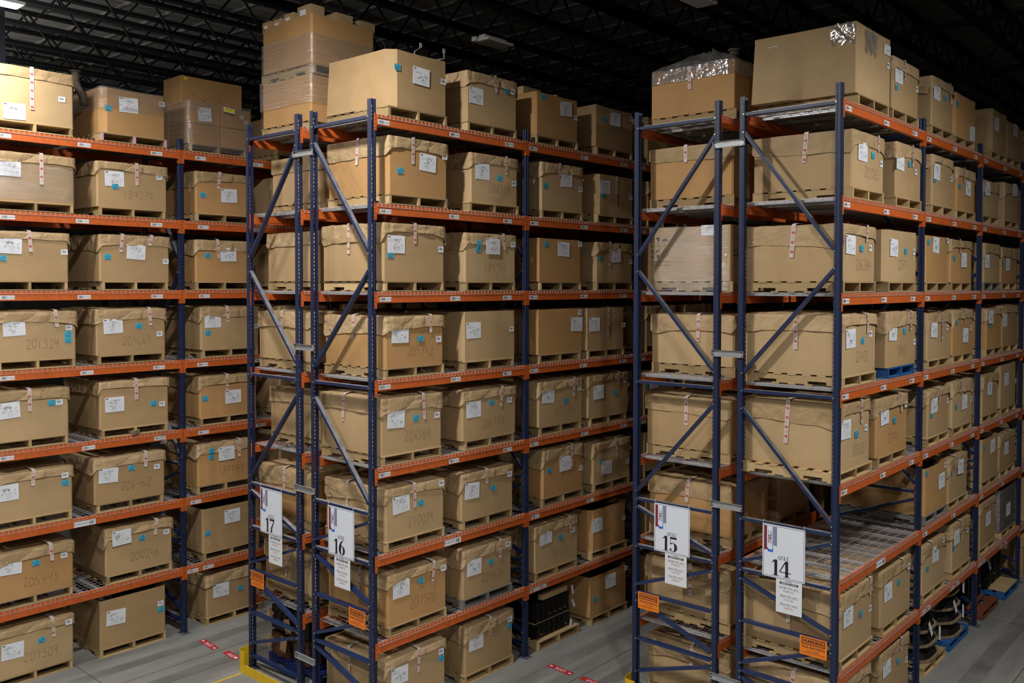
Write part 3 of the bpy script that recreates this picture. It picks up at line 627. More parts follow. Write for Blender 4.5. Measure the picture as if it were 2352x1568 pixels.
# ------------------------------------------------------------------ goods on the racks
TABLE = '''
18 0 A -2.58 -1.55 0.74 c D0.26,0.11;C0.87,0.37;T0.48,0.17 -
18 0 B -1.17 -0.2 0.64 w D0.40,0.43;B0.10,0.35;C0.91,0.52 -
18 0 C 0.15 1.21 0.63 s D0.24,0.51 -
18 1 A -2.58 -1.55 0.66 cw T0.59,0.24;D0.19,0.43 -
18 1 B -1.24 -0.19 0.66 c D0.25,0.41;B0.26,0.30;C0.93,0.49;T0.58,0.34 189077
18 1 C 0.28 1.28 0.66 c D0.57,0.30;B0.12,0.28;T0.41,0.39 -
18 2 A -2.67 -1.64 0.67 c D0.28,0.47;B0.18,0.30;C0.99,0.40;T0.51,0.39 -
18 2 B -1.21 -0.16 0.68 c D0.53,0.43;B0.11,0.35;C0.99,0.30;T0.33,0.42;T0.77,0.53 -
18 2 C 0.27 1.27 0.66 c D0.56,0.43;B0.20,0.41;T0.37,0.36 -
18 3 A -2.58 -1.55 0.66 c D0.22,0.44;C0.93,0.42;B0.92,0.33;B0.92,0.25;T0.75,0.43 201324
18 3 B -1.27 -0.23 0.67 c D0.24,0.42;B0.62,0.41;C0.94,0.28;T0.78,0.41 209669
18 3 C 0.35 1.39 0.67 c D0.20,0.45;B0.12,0.26;C1.00,0.34;T0.45,0.42 -
18 4 A -2.69 -1.66 0.67 c D0.25,0.41;B0.80,0.46;C0.90,0.46;T0.51,0.37 -
18 4 B -1.23 -0.19 0.69 c D0.21,0.35;B0.80,0.31;C0.93,0.29;T0.53,0.39 -
18 4 C 0.32 1.34 0.65 c D0.58,0.29;B0.09,0.30;T0.47,0.38 -
18 5 A -2.65 -1.62 0.63 c D0.18,0.38;C0.92,0.50;B0.93,0.39;T0.51,0.42 -
18 5 B -1.32 -0.26 0.66 c D0.20,0.40;B0.54,0.46;C0.93,0.42;T0.76,0.44 206462
18 5 C 0.28 1.25 0.65 c D0.49,0.46;B0.23,0.53;B0.23,0.43;T0.73,0.37 189787
18 6 A -2.65 -1.62 0.64 c D0.21,0.45;B0.53,0.43;C0.90,0.45;T0.72,0.41 205445
18 6 B -1.17 -0.15 0.68 c D0.23,0.53;B0.54,0.46;C0.92,0.47;T0.77,0.46 200246
18 6 C 0.35 1.38 0.69 o D0.52,0.50;B0.09,0.30 -
18 7 A -2.66 -1.63 0.65 c D0.23,0.35;B0.60,0.39;C0.96,0.54;T0.74,0.39 209509
18 7 B -1.26 -0.27 0.7 o D0.23,0.42;C0.91,0.44;B0.91,0.35 -
18 7 C 0.41 1.4 0.66 c D0.25,0.39;B0.60,0.33 -
16 0 A 0.31 1.24 0.68 o D0.50,0.43;B0.11,0.48;C0.89,0.43 -
16 0 B 1.65 2.65 0.68 c D0.17,0.35;B0.76,0.52;C0.89,0.52;T0.54,0.45 -
16 0 C 3.07 4.08 0.62 o D0.70,0.46;B0.17,0.56;C0.94,0.36 -
16 0 D 4.54 5.59 0.65 o D0.52,0.48;B0.22,0.44;C0.98,0.55 -
16 1 A 0.29 1.28 0.72 c D0.64,0.43;B0.18,0.29;C0.94,0.54;T0.39,0.39 -
16 1 B 1.72 2.67 0.67 c D0.22,0.42;B0.56,0.36;C0.87,0.31;T0.70,0.42 202339
16 1 C 3.2 4.2 0.7 c D0.58,0.47;B0.09,0.34;C0.95,0.35;T0.42,0.46 -
16 1 D 4.58 5.57 0.64 f D0.20,0.44;B0.16,0.31;C0.93,0.33;T0.51,0.18 -
16 2 A 0.2 1.23 0.72 c D0.20,0.45;B0.11,0.32;C0.96,0.41;T0.51,0.47 -
16 2 B 1.61 2.63 0.66 c D0.53,0.48;B0.25,0.51;B0.25,0.43;C0.95,0.52;T0.75,0.44 189217
16 2 C 3.13 4.2 0.64 o D0.59,0.49;B0.18,0.55;C1.00,0.58 -
16 2 D 4.56 5.57 0.64 c D0.52,0.43;B0.11,0.38;C0.97,0.34;T0.36,0.26 -
16 3 A 0.23 1.21 0.64 c D0.23,0.41;B0.57,0.34;C0.89,0.32;T0.74,0.41 205712
16 3 B 1.58 2.61 0.66 f D0.19,0.41;C0.96,0.40 -
16 3 C 3.11 4.2 0.66 f D0.94,0.42;C1.02,0.60 -
16 3 D 4.3 5.38 0.66 f D0.21,0.40;C1.02,0.37;T0.58,0.21 -
16 4 A 0.16 1.18 0.71 c D0.23,0.43;B0.56,0.41;C0.93,0.41;T0.68,0.38 206384
16 4 B 1.56 2.64 0.67 c D0.21,0.41;B0.56,0.47;C0.94,0.47;T0.78,0.40 206759
16 4 C 3.14 4.21 0.67 c D0.22,0.45;B0.63,0.34;C0.99,0.50;T0.85,0.39 207385
16 4 D 4.35 5.46 0.67 c D0.27,0.39;B0.69,0.35;C1.01,0.52;T0.83,0.48 -
16 5 A 0.23 1.22 0.65 c D0.24,0.43;B0.57,0.39;C0.93,0.58;T0.46,0.35 210034
16 5 B 1.54 2.58 0.63 c D0.20,0.38;B0.61,0.35;C0.95,0.49;T0.48,0.43 -
16 5 C 3.25 4.22 0.72 c D0.52,0.45;B0.14,0.40;C0.93,0.32;T0.68,0.38 -
16 5 D 4.49 5.53 0.66 c D0.36,0.23;B0.22,0.33;C0.96,0.23;T0.61,0.36 -
16 6 A 0.26 1.26 0.65 c D0.21,0.44;B0.54,0.46;C0.93,0.53;T0.77,0.40 207500
16 6 B 1.57 2.55 0.67 c D0.21,0.40;B0.54,0.40;C0.89,0.57;T0.73,0.41 209826
16 6 C 3.06 4.1 0.69 c D0.25,0.49;B0.60,0.42;C0.91,0.46;T0.82,0.43 201575
16 6 D 4.43 5.45 0.66 o D0.18,0.41;C0.91,0.38 -
16 7 A 0.22 1.24 0.64 c D0.22,0.40;C0.94,0.48;B0.94,0.39;T0.54,0.34 -
16 7 B 1.61 2.58 0.67 c D0.21,0.41;C0.89,0.53;B0.89,0.43;T0.49,0.43 -
16 7 D 4.42 5.48 0.64 o D0.55,0.47;B0.13,0.27;C0.99,0.57 -
14 0 A 3.29 4.38 0.8 x C0.93,0.61 -
14 0 B 4.47 5.44 0.65 c D0.20,0.44;B0.13,0.27;C0.90,0.37;T0.41,0.40 -
14 0 C 6.02 6.96 0.68 c D0.19,0.47;B0.53,0.44;C0.85,0.45;T0.77,0.42 -
14 0 D 7.06 8.13 0.62 f B0.13,0.46;D0.90,0.07 -
14 0 E 9.1 10.04 0.68 o D0.26,0.45 -
14 0 F 10.07 11.02 0.61 f D0.54,0.51 -
14 1 A 3.2 4.19 0.66 c D0.29,0.42;B0.61,0.41;C0.90,0.34;T0.78,0.47 203083
14 1 B 4.72 5.66 0.69 c D0.13,0.44;B0.46,0.44;C0.71,0.36;T0.58,0.41 -
14 1 C 6.08 7.01 0.69 c D0.17,0.45;B0.08,0.33;C0.86,0.41 -
14 1 D 7.22 8.16 0.63 c D0.54,0.34;B0.12,0.34;T0.33,0.41 -
14 1 E 8.61 9.56 0.57 c D0.21,0.42 -
14 1 F 9.96 10.95 0.64 c D0.63,0.54;B0.09,0.42 -
14 2 A 2.97 3.93 0.65 c D0.19,0.41;B0.51,0.38;C0.79,0.39;T0.69,0.46 206384
14 2 B 4.34 5.43 0.64 f D0.23,0.42;B0.65,0.39;C0.99,0.39 2277
14 2 C 5.84 6.84 0.63 f D0.41,0.51;B0.09,0.54;C0.91,0.59 -
14 2 D 6.96 8.04 0.63 c D0.63,0.33;B0.16,0.35;T0.42,0.44 -
14 2 E 8.76 9.71 0.64 c D0.14,0.34 -
14 2 F 9.82 10.9 0.61 c D0.39,0.31;B-0.02,0.32 -
14 3 A 2.99 3.99 0.69 c D0.20,0.42;B0.55,0.38;C0.81,0.45;T0.70,0.46 21472
14 3 B 4.37 5.45 0.69 c D0.20,0.44;B0.62,0.44;C1.02,0.28;T0.87,0.44 20801
14 3 C 5.94 6.98 0.64 c D0.27,0.41;C0.87,0.42;T0.63,0.25 -
14 3 D 7.1 8.15 0.66 c D0.63,0.27;B0.19,0.48;C0.93,0.37;T0.58,0.43 -
14 3 E 8.95 9.88 0.65 c D0.18,0.51;B0.19,0.37 -
14 3 F 9.94 11.02 0.68 c D0.15,0.43;T0.51,0.46 -
14 4 A 2.97 3.82 0.76 c D0.11,0.47;B0.42,0.38;C0.71,0.42;T0.57,0.49 205051
14 4 B 4.05 5.15 0.71 c D0.26,0.49;B0.61,0.40;C1.00,0.56;T0.85,0.48 20777
14 4 C 6.01 6.95 0.64 c D0.25,0.43;B0.14,0.30;C0.89,0.43;T0.49,0.43 -
14 4 D 7.13 8.18 0.67 c D0.59,0.33;B0.19,0.30;C0.96,0.34;T0.38,0.47 -
14 4 E 8.76 9.71 0.64 c D0.40,0.41 -
14 4 F 9.89 10.97 0.73 f D0.35,0.48;C1.06,0.40 -
14 5 C 5.92 6.9 0.65 o D0.72,0.38;B0.07,0.58;C0.90,0.58 -
14 5 D 7.01 7.95 0.63 c D0.52,0.45;B0.11,0.41;T0.30,0.55 -
14 5 E 8.78 9.75 0.68 o D0.63,0.51;B0.13,0.54 -
14 5 F 9.88 10.96 0.61 c D0.43,0.35;T0.67,0.34 -
14 6 A 3.0 3.97 0.74 c D0.20,0.45;B0.58,0.38;C0.89,0.36;T0.87,0.53 -
14 6 B 4.26 5.37 0.69 c D0.24,0.40;B0.62,0.43;C0.98,0.55;T0.78,0.57 -
14 6 C 5.85 6.88 0.65 c D0.55,0.45;B0.21,0.32;C0.89,0.58;T0.39,0.53 -
14 6 D 7.22 8.16 0.68 c D0.16,0.48;B0.06,0.34;C0.71,0.48;T0.41,0.38 -
14 6 E 8.73 9.66 0.72 c D0.45,0.41 -
14 6 F 10.04 11.08 0.7 d D0.46,0.32 -
14 7 A 2.97 3.93 0.78 c T0.60,0.70 -
14 7 B 4.29 5.33 0.72 c D0.20,0.50;B0.60,0.45;C0.93,0.36;T0.72,0.56 -
'''
D_ = 1.2
SLOTN = {'A': 'first', 'B': 'second', 'C': 'third', 'D': 'fourth', 'E': 'fifth', 'F': 'sixth', 'G': 'seventh', 'H': 'eighth'}
PKIND = {('14', 3, 'B'): 'B', ('14', 5, 'C'): 'X', ('18', 0, 'B'): 'P', ('16', 6, 'B'): 'X', ('14', 2, 'E'): 'X', ('16', 7, 'X'): 'W'}
def zbox(k): return (lev(k)+.002 if k < 7 else 0)
ORANGE = set('16-0C 16-2C 16-3C 16-5C 16-1A 14-0D 14-1D 14-2D 14-3D 14-2C 14-5C 15-1A 15-5A 18-0B 18-1C 18-4C 18-5C 18-2C 17-5A 16-6D 16-7D'.split())
def make_box(rack, k, slot, Xc, Y0, Y1, h, st, items, num, endtape=None, D=D_, seed=None, label=None, chs=None, hem=None, bulge=.01, zoff=0, grp=True, body_mat=None, lean=0, din=.1):
    seed = seed if seed is not None else (int(rack)*100+k*13+ord(slot)*7)
    rnd = random.Random(seed); Wd = Y1-Y0; Yc = (Y0+Y1)/2; z = zbox(k)+.128+zoff
    look = {'c': 'paper-capped', 'o': 'open-topped', 'f': 'plain flat-topped', 'x': 'tall plain', 'w': 'film-wrapped', 'd': 'dark wrapped'}[st[0]]
    where = '%s box along, %s level, %s' % (SLOTN[slot], ORD[k], RN[rack])
    lab = label or ('%s %scardboard box, %s' % (look, ('numbered %s ' % num) if num else '', where))
    r = empty('cardboard_box', (Xc, Yc, z), lab, 'box', 'cardboard bulk boxes on the racks')
    style = 'o' if st[0] in 'o' else ('c' if st[0] in 'cd' else 'f')
    mat = body_mat or (M['card2'] if '%s-%d%s' % (rack, k, slot) in ORANGE or rnd.random() < .08 else M['card'])
    if st[0] == 'd': mat = M['brown']
    c = chs or tuple(rnd.choice((.012, .012, .03, .07)) for _ in range(4))
    if chs is None and st[0] == 'c': c = (.02, .02, .02, .02)
    if st[0] == 'w': c = (.09, .03, .03, .03)
    hh = h-(.012 if style == 'c' else 0)
    put('box_body', box_body(D, Wd, hh, seed, c, bulge, style, lean, mat, din), r)
    hm = 0
    if style == 'c' and st[0] != 'd':
        hf = rnd.uniform(.09, .17); he = rnd.uniform(.18, .25); hm = hf
        put('kraft_cover', cover_mesh(D, Wd, hh, seed, hem or (hf, he, hf, he)), r)
    if style == 'o': put('contents', contents_mesh(D-.05, Wd-.05, seed), r, (0, 0, h-din+.05))['kind'] = 'stuff'
    if st == 'cw' or st[0] in 'wd':
        z0_, z1_ = {'cw': (.02, h-.16), 'w': (h-.30, h+.01), 'd': (.0, h+.01)}[st if st == 'cw' else st[0]]
        put('stretch_film', film_mesh(D, Wd, z0_, z1_, seed, mat=M['film2']), r)
    for (a, u, v) in items:
        y = Y0+u-Yc; lift = .006 if v < h-hm-.05 else .018
        v = max(v, .12)
        if u > Wd-.05: y = Wd/2-.06
        if u < .05: y = -Wd/2+.07
        if st[0] == 'w': lift = .006
        lift += bulge*.8*math.sin(PI*min(max((y+Wd/2)/Wd, 0), 1))*math.sin(PI*min(max(v/h, 0), 1))
        tilt = rnd.uniform(-.06, .06)
        if a == 'D': put('packing_document', DOCS[rnd.randint(0, 7)], r, (D/2+lift, y, v), (tilt, 0, 0))
        elif a == 'B': put('blue_tag', TAGM, r, (D/2+lift, y, v), (tilt*.7, 0, 0))
        elif a == 'C': put('barcode_sticker', BARM, r, (D/2+lift, min(y, Wd/2-.06), v), (tilt, 0, 0))
        elif a == 'T': put('security_tape', tape(max(.12, h-v), rnd.choice((-.03, -.01, 0, .02))), r, (D/2+.012, y, h+.002))
    if endtape:
        xt, v = endtape; put('security_tape', tape(max(.12, h-v), rnd.choice((-.03, -.015, 0))), r, (xt-Xc, -Wd/2-.012, h+.002), (0, 0, -PI/2))
    if num:
        hw, wl = handwriting(num, .13, rnd); us = [u for (a, u, v) in items if a in 'BD']
        y = min(Wd*.34+.02, Wd-.06-wl); put('handwritten_number', hw, r, (D/2+bulge*.6+.0035, y-Wd/2, .13+rnd.uniform(-.01, .02)))
    return r
ENDT = {('17', 3): (-2.11, .31), ('17', 5): (-2.07, .33), ('17', 6): (-2.13, .18), ('16', 1): (-.59, .39), ('16', 2): (-.67, .34), ('16', 3): (-.61, .34), ('16', 4): (-.72, .36),
        ('16', 5): (-.75, .34), ('16', 6): (-.54, .35), ('16', 7): (-.72, .29), ('15', 0): (2.44, .31), ('15', 1): (2.41, .45), ('15', 3): (2.58, .3), ('15', 4): (2.47, .3),
        ('15', 5): (2.47, .36), ('15', 6): (2.53, .25), ('15', 7): (2.54, .36), ('14', 1): (3.99, .31), ('14', 2): (3.95, .27), ('14', 3): (3.97, .28), ('14', 4): (3.9, .25), ('14', 6): (3.92, .29), ('14', 7): (3.99, .51)}
XF = {'18': -4.55, '16': -.02, '14': 4.52}
def plabel(rack, k, slot): return 'wooden pallet under the %s load along, %s level, %s' % (SLOTN[slot], ORD[k], RN[rack])
def put_pallet(rack, k, slot, X, Yc, kind=None):
    pk = kind or PKIND.get((rack, k, slot), 'W%d' % ((k*5+ord(slot)+int(rack)) % 5)); nm = {'B': 'blue-painted ', 'X': 'grey weathered ', 'P': 'pink-ended ', 'G': 'green-painted ', 'R': 'reddish ', 'N': 'navy-painted '}.get(pk[0], '')
    return pallet((X, Yc, zbox(k)), nm+plabel(rack, k, slot) if nm else plabel(rack, k, slot), pk)
SPECIAL = {('18', 0, 'C'), ('14', 0, 'A'), ('16', 0, 'A')}
for ln in TABLE.strip().splitlines():
    rack, k, slot, Y0, Y1, h, st, its, num = ln.split(); k = int(k); Y0, Y1, h = float(Y0), float(Y1), float(h); num = '' if num == '-' else num
    items = [] if its == '-' else [(t[0], float(t[1:].split(',')[0]), float(t[1:].split(',')[1])) for t in its.split(';')]
    for nf in range(6):
        if Y1 > nf*B-.07 > Y0: Y0, Y1 = (Y0-(Y1-nf*B+.07), nf*B-.07) if (Y0+Y1)/2 < nf*B else (nf*B+.13, Y1+nf*B+.13-Y0)
    Xc = XF[rack]-D_/2; Yc = (Y0+Y1)/2
    put_pallet(rack, k, slot, XF[rack]-.6, Yc)
    if (rack, k, slot) in SPECIAL: continue
    et = ENDT.get((rack, k)) if slot == 'A' else None
    make_box(rack, k, slot, Xc, Y0, Y1, h, st, items, num, et)
# boxes of the racks seen from the end (their own aisle fronts look the other way)
E15 = {0: .62, 1: .67, 2: .64, 3: .65, 4: .66, 5: .65, 6: .66, 7: .64}
for k in range(8):
    X = 1.86+.61
    Ya = [3.20, 3.16, 3.14, 3.22, 3.11, 3.18, 3.13, 3.17][k]
    put_pallet('15', k, 'A', X, Ya+.51)
    if k not in (0, 2): make_box('15', k, 'A', X, Ya, Ya+1.02, E15[k], 'c', [], '', ENDT.get(('15', k)))
    for j, sl in ((1, 'B'), (2, 'C'), (3, 'D')):
        Yb = Ya+[0, 1.32, 2.8, 4.12][j]; put_pallet('15', k, sl, X, Yb+.51)
        make_box('15', k, sl, X, Yb, Yb+1.02, .64, 'c', [], '')
    X = -2.70+.61; Ya = [.25, .42, .34, .19, .37, .19, .27, .25][k]
    hs = [.62, .66, .68, .66, .65, .65, .62, .6][k]
    if k != 7: put_pallet('17', k, 'A', X, Ya+.51)
    if k not in (0, 7): make_box('17', k, 'A', X, Ya, Ya+1.02, hs, 'c', [], '', ENDT.get(('17', k)))
    for j, sl in ((1, 'B'), (2, 'C'), (3, 'D')):
        if k == 0 and j > 1: continue
        Yb = Ya+[0, 1.32, 2.75, 4.1][j]; put_pallet('17', k, sl, X, Yb+.51)
        make_box('17', k, sl, X, Yb, Yb+1.02, .64, 'c', [], '')
# second boxes of bay 0 in the far left rack and third bays further down the aisles
for k in range(8):
    for (rack, sl, y) in (('18', 'D', 1.72), ('18', 'E', 3.12), ('18', 'F', 4.5), ('16', 'E', 5.98), ('16', 'F', 7.3), ('14', 'G', 11.75), ('14', 'H', 13.0)):
        rnd = random.Random(k*17+ord(sl)); y += rnd.uniform(-.06, .06); X = XF[rack]
        put_pallet(rack, k, sl, X-.6, y+.5)
        st = rnd.choice('cccof'); h = rnd.uniform(.62, .68)
        its = [('D', rnd.uniform(.25, .6), .42), ('B', rnd.uniform(.12, .2) if rnd.random() < .5 else .75, .36), ('C', .92, .4), ('T', .66, .38)]
        make_box(rack, k, sl, X-D_/2, y, y+1.0, h, st, its, '')
# ---- special loads
# tall double load in stretch film on the aisle 17 rack top
XA, YA = -2.11, .25
b1 = make_box('17', 0, 'A', XA, YA, YA+1.04, .615, 'f', [], '', D=1.16, label='lower wrapped bulk box of the double stack, top of aisle 17 rack', chs=(.02, .02, .02, .05), bulge=.02, body_mat=M['card2'])
put('stretch_film', film_mesh(1.16, 1.04, .24, .62, 7, out=.03, mat=M['film2']), b1)
lz = MB(); lz.grid([[(-.62-.06*math.sin(i), -.50+.10*i, .66-j*.10+.03*math.sin(i*2)) for i in range(4)] for j in range(8)], M['film2']); put('hanging_film', lz.mesh('hanging_film', True), b1)
pallet((XA, YA+.52, zbox(0)+.128+.62), 'wooden pallet between the two wrapped boxes, top of aisle 17 rack', 'W2')
b2 = make_box('17', 0, 'B', XA+.02, YA, YA+1.06, .655, 'o', [], '', D=1.16, zoff=.75, label='upper wrapped bulk box of the double stack, top of aisle 17 rack', chs=(.02, .02, .02, .04), bulge=.005, body_mat=M['card2'], seed=5, din=.05)
put('stretch_film', film_mesh(1.16, 1.06, -.125, .40, 9, out=.02, mat=M['film2']), b2)
for i, (x, y, s, hh) in enumerate(((-.46, -.46, .2, .10), (-.2, -.46, .2, .09), (.05, -.45, .22, .12), (.36, -.42, .3, .17), (.36, 0, .3, .15), (.36, .4, .28, .13))):
    mb = MB(); mb.box((-s/2, -.1, 0), (s/2, .18 if y > -.3 else .12, hh+.05), M['card']); mb.box((-s*.3, -.102, .06), (s*.12, -.1, hh), M['white'])
    tag(put('small_carton', mb.mesh('small_carton'), None, (XA+.02+x, YA+.54+y+.02, zbox(0)+.128+.75+.575)), 'small carton poking above the tall wrapped box, %s from its left corner' % ['first', 'second', 'third', 'fourth', 'fifth', 'sixth'][i], 'carton', 'small cartons in the tall wrapped box')
# open box with metal rods, first on top of aisle 16 rack
bx = make_box('16', 0, 'A', -.02-.6, .31, 1.26, .70, 'o', [('D', .5, .43), ('B', .11, .48), ('C', .89, .43)], '', D=1.22, label='open pale box with metal rods sticking out, top of aisle 16 rack', chs=(.11, .02, .02, .02), lean=-.05, body_mat=M['card'])
for i, (p, m_, nm) in enumerate((([(.42, -.34, .62), (.40, -.40, .80), (.39, -.47, .86)], M['blue'], 'blue cable tie'), ([(.5, .02, .6), (.5, .02, .76), (.53, .1, .83)], M['galv'], 'short bent metal rod'), ([(.45, .28, .62), (.5, .36, .72), (.55, .49, .75), (.55, .49, .83)], M['galv'], 'long cranked metal rod'))):
    mb = MB(); mb.tube(p, .008 if i else .005, m_, 6)
    if i: mb.box((p[-1][0]-.006, p[-1][1]-.018, p[-1][2]-.01), (p[-1][0]+.006, p[-1][1]+.018, p[-1][2]+.05), m_)
    tag(put('metal_rod', mb.mesh('metal_rod'), None, (-.62, .785, zbox(0)+.128)), '%s sticking out of the open box on aisle 16 rack' % nm, 'rod')
mb = MB(); mb.tube([(0, 0, 0), (0, 0, .05)], .06, M['rust'], 14); mb.tube([(0, 0, .05), (0, 0, .065)], .09, M['rust'], 14)
tag(put('pipe_flange', mb.mesh('pipe_flange'), None, (-1.0, .62, zbox(0)+.128+.66)), 'rusty round flange rising from the open box on aisle 16 rack', 'pipe part')
mb = MB(); mb.box((-.42, -.3, .0), (.3, .42, .03), M['black'], Matrix.Rotation(.12, 4, 'X')); mb.box((-.1, .1, .01), (.5, .45, .045), M['card'], Matrix.Rotation(-.12, 4, 'X'))
tag(put('cardboard_flap_sheet', mb.mesh('flap'), None, (-.62, .785, zbox(0)+.128+.685)), 'dark cardboard sheets lying across the open box on aisle 16 rack', 'cardboard')
# tall plain box, top of aisle 14 rack
bx = make_box('14', 0, 'A', 4.52-.62, 3.28, 4.38, .80, 'x', [], '', D=1.24, label='tall plain box with bulging end, top of aisle 14 rack', chs=(.01, .01, .01, .01), bulge=.02, lean=-.09, body_mat=M['card'])
put('barcode_sticker', BARM, bx, (.63, .46, .48)); put('packing_document', DOCS[2], bx, (.63, .42, .66), (0, 0, 0), (1, .8, .55))
put('barcode_sticker', BARM, bx, (-.37, -.567, .66), (0, .5, -PI/2), (1, 1.3, .5))
for (x, y, rz, w, hgt, z) in ((.47, -.572, -PI/2, .28, .22, .68), (.642, -.12, 0, .36, .26, .64)):
    t = MB(); t.grid([[(.004*math.sin(i*5+j*3), -w/2+w*i/8, -hgt/2*(1+.25*math.sin(i*2))+hgt*j/6) for i in range(9)] for j in range(7)], M['patch']); put('clear_tape_patch', t.mesh('clear_tape', True), bx, (x, y, z), (0, 0, rz))
# wrapped box with pipe elbows, top of aisle 15 rack
bx = make_box('15', 0, 'A', 2.46, 3.2, 4.2, .60, 'o', [], '', ENDT[('15', 0)], D=1.2, label='film-topped box with pipe fittings poking out, top of aisle 15 rack', body_mat=M['card2'], chs=(.01,)*4, bulge=.004)
put('stretch_film', film_mesh(1.2, 1.0, .43, .61, 31, out=.014, mat=M['patch'], top=.26), bx)
def fitting(x, y, z, r, h_, label, mat, bend=0):
    mb = MB(); mb.tube([(0, 0, 0), (bend*.3, 0, h_*.5), (bend, 0, h_)], r, mat, 14); mb.tube([(bend, 0, h_), (bend, 0, h_+.025)], r*1.35, mat, 14); mb.tube([(bend, r*1.2, h_-.02), (bend, r*1.9, h_-.02)], .02, mat, 6)
    return tag(put('pipe_fitting', mb.mesh('pipe_fitting'), None, (x, y, z)), label, 'pipe fitting', 'pipe fittings rising from top shelf boxes')
ztop = zbox(0)+.128
fitting(2.14, 3.6, ztop+.55, .055, .17, 'dark flanged pipe fitting, left of the film-topped box on aisle 15 rack', M['rust'])
fitting(2.86, 3.55, ztop+.55, .055, .24, 'tan pipe fitting, right side of the film-topped box on aisle 15 rack', M['pipe'])
mb = MB(); mb.tube([(.2, 0, .0), (.1, .05, .12), (-.12, .05, .13), (-.22, 0, .0)], .08, M['pipe'], 12)
tag(put('pipe_elbow', mb.mesh('pipe_elbow', True), None, (2.6, 3.75, ztop+.58)), 'curved pipe elbow under film on the aisle 15 rack top', 'pipe fitting')
# printed export carton, third level of aisle 15 rack
bx = make_box('15', 2, 'A', 2.46, 3.14, 4.14, .70, 'f', [], '', D=1.18, zoff=.002, label='film-wrapped carton printed with handling symbols, third level, aisle 15 rack', chs=(.01,)*4, bulge=.003, body_mat=M['card'])
def symbols():
    mb = MB(); k = M['ink']
    for dy in (0, .032):
        rect(mb, .004+dy, .008+dy, -.06, .03, k); mb.poly([(.0005, -.006+dy, .025), (.0005, .018+dy, .025), (.0005, .006+dy, .045)], k)
    rect(mb, -.006, .05, -.066, -.06, k)
    mb.poly([(.0005, .085, .055), (.0005, .085, .02), (.0005, .1, .0), (.0005, .118, .0), (.0005, .132, .02), (.0005, .132, .055)], k); rect(mb, .106, .111, -.055, 0, k); rect(mb, .09, .127, -.063, -.056, k)
    cx = .215; mb.poly([(.0005, cx+.045*math.cos(a), .0+.035*math.sin(a)) for a in [PI*i/10 for i in range(11)]], k); rect(mb, cx-.002, cx+.002, -.05, .02, k)
    ribbon(mb, arc(cx-.01, -.05, .01, .01, 0, -180, 6), .004, k); 
    for i in range(5): rect(mb, cx+.0+.01*i, cx+.004+.01*i, .045+.006*(i % 2), .053+.006*(i % 2), k)
    for (a, b_) in ((0, 1), (0, 0), (1, 0), (1, 1)): rect(mb, .006+a*.02, .02+a*.02, -.13-b_*.025, -.112-b_*.025, k)
    rect(mb, .006, .036, -.215, -.185, k)
    rect(mb, .086, .128, -.215, -.17, k); ribbon(mb, arc(.107, -.165, .036, .05, 0, 180, 10), .004, k); ribbon(mb, [(.08, -.11), (.13, -.14)], .005, k); ribbon(mb, [(.085, -.145), (.128, -.108)], .005, k); ribbon(mb, [(.107, -.105), (.107, -.16)], .004, k)
    for i in range(3):
        a = 90+120*i; cx2, cz = cx+.026*math.cos(math.radians(a)), -.158+.026*math.sin(math.radians(a)); ribbon(mb, arc(cx2, cz, .024, .024, a-110, a+110, 10), .004, k)
    add_text(mb, 'HANDLE WITH FORKLIFT', .030, k, .15, -.265, sy=.85); add_text(mb, '20: 1115 X 527 X 645 mm', .030, k, .15, -.31, sy=.85)
    return mb.mesh('printed_symbols')
SYM = symbols(); put('printed_symbols', SYM, bx, (-.555, -.505, .52), (0, 0, -PI/2)); put('printed_symbols', SYM, bx, (.595, -.42, .52))
put('packing_document', DOCS[1], bx, (.28, -.506, .64), (0, 0, -PI/2), (1, .65, .6))
put('stretch_film', film_mesh(1.18, 1.0, -.12, .70, 41, out=.006, mat=M['film2']), bx)
# small cartons stacked in film, top of the far left rack behind the blue upright
zt = zbox(0)+.128; Yw = .17
def carton(name, x, y, z, dx, dy, dz, lab, mat=M['card2'], its=()):
    mb = MB(); r0 = empty(name, (x, y, z), lab, 'carton', 'cartons in the wrapped stack on the far left rack'); 
    put('carton_body', box_body(dx, dy, dz, int(x*97+y*31+z*11) % 999, (.006,)*4, .004, 'f', 0, mat), r0)
    for (a, yy, zz) in its:
        put({'D': 'packing_document', 'C': 'barcode_sticker'}[a], DOCS[4] if a == 'D' else BARM, r0, (dx/2+.009, yy, zz), (0.05 if a == 'D' else -.3, 0, 0), (1, .8, 1) if a == 'D' else (1, .8, .8))
    return r0
w_ = .55
for i, (yy, zz, t_) in enumerate(((0, 0, 'lower near'), (1, 0, 'lower far'), (0, 1, 'upper near'), (1, 1, 'upper far'))):
    carton('shipping_carton', -4.55-.3, Yw+.27+yy*w_, zt+zz*.315, .6, w_-.01, .312, '%s carton of the wrapped stack on the far left rack' % t_, its=([('D', 0, .15)] if i == 2 else ([('C', .1, .2), ('C', .18, .12)] if i == 3 else [])))
    carton('shipping_carton', -4.55-.91, Yw+.27+yy*w_, zt+zz*.315, .6, w_-.01, .312, '%s carton, rear half of the wrapped stack on the far left rack' % t_)
tc = carton('shipping_carton', -4.78-.28, Yw+.54, zt+.632, .56, 1.06, .44, 'long carton topping the wrapped stack, far left rack', M['card2'])
y_ = MB(); y_.box((0, -.03, -.02), (.002, .03, .02), M['yel']); put('yellow_label', y_.mesh('yellow_label'), tc, (.285, -.46, .40))
fw_ = film_mesh(1.22, 1.1, -.1, .66, 51, out=.02, mat=M['film2']); wrapo = put('stretch_wrap', fw_, None, (-5.16, Yw+.545, zt)); tag(wrapo, 'clear stretch film around the carton stack on the far left rack', 'stretch film')
st_ = MB(); 
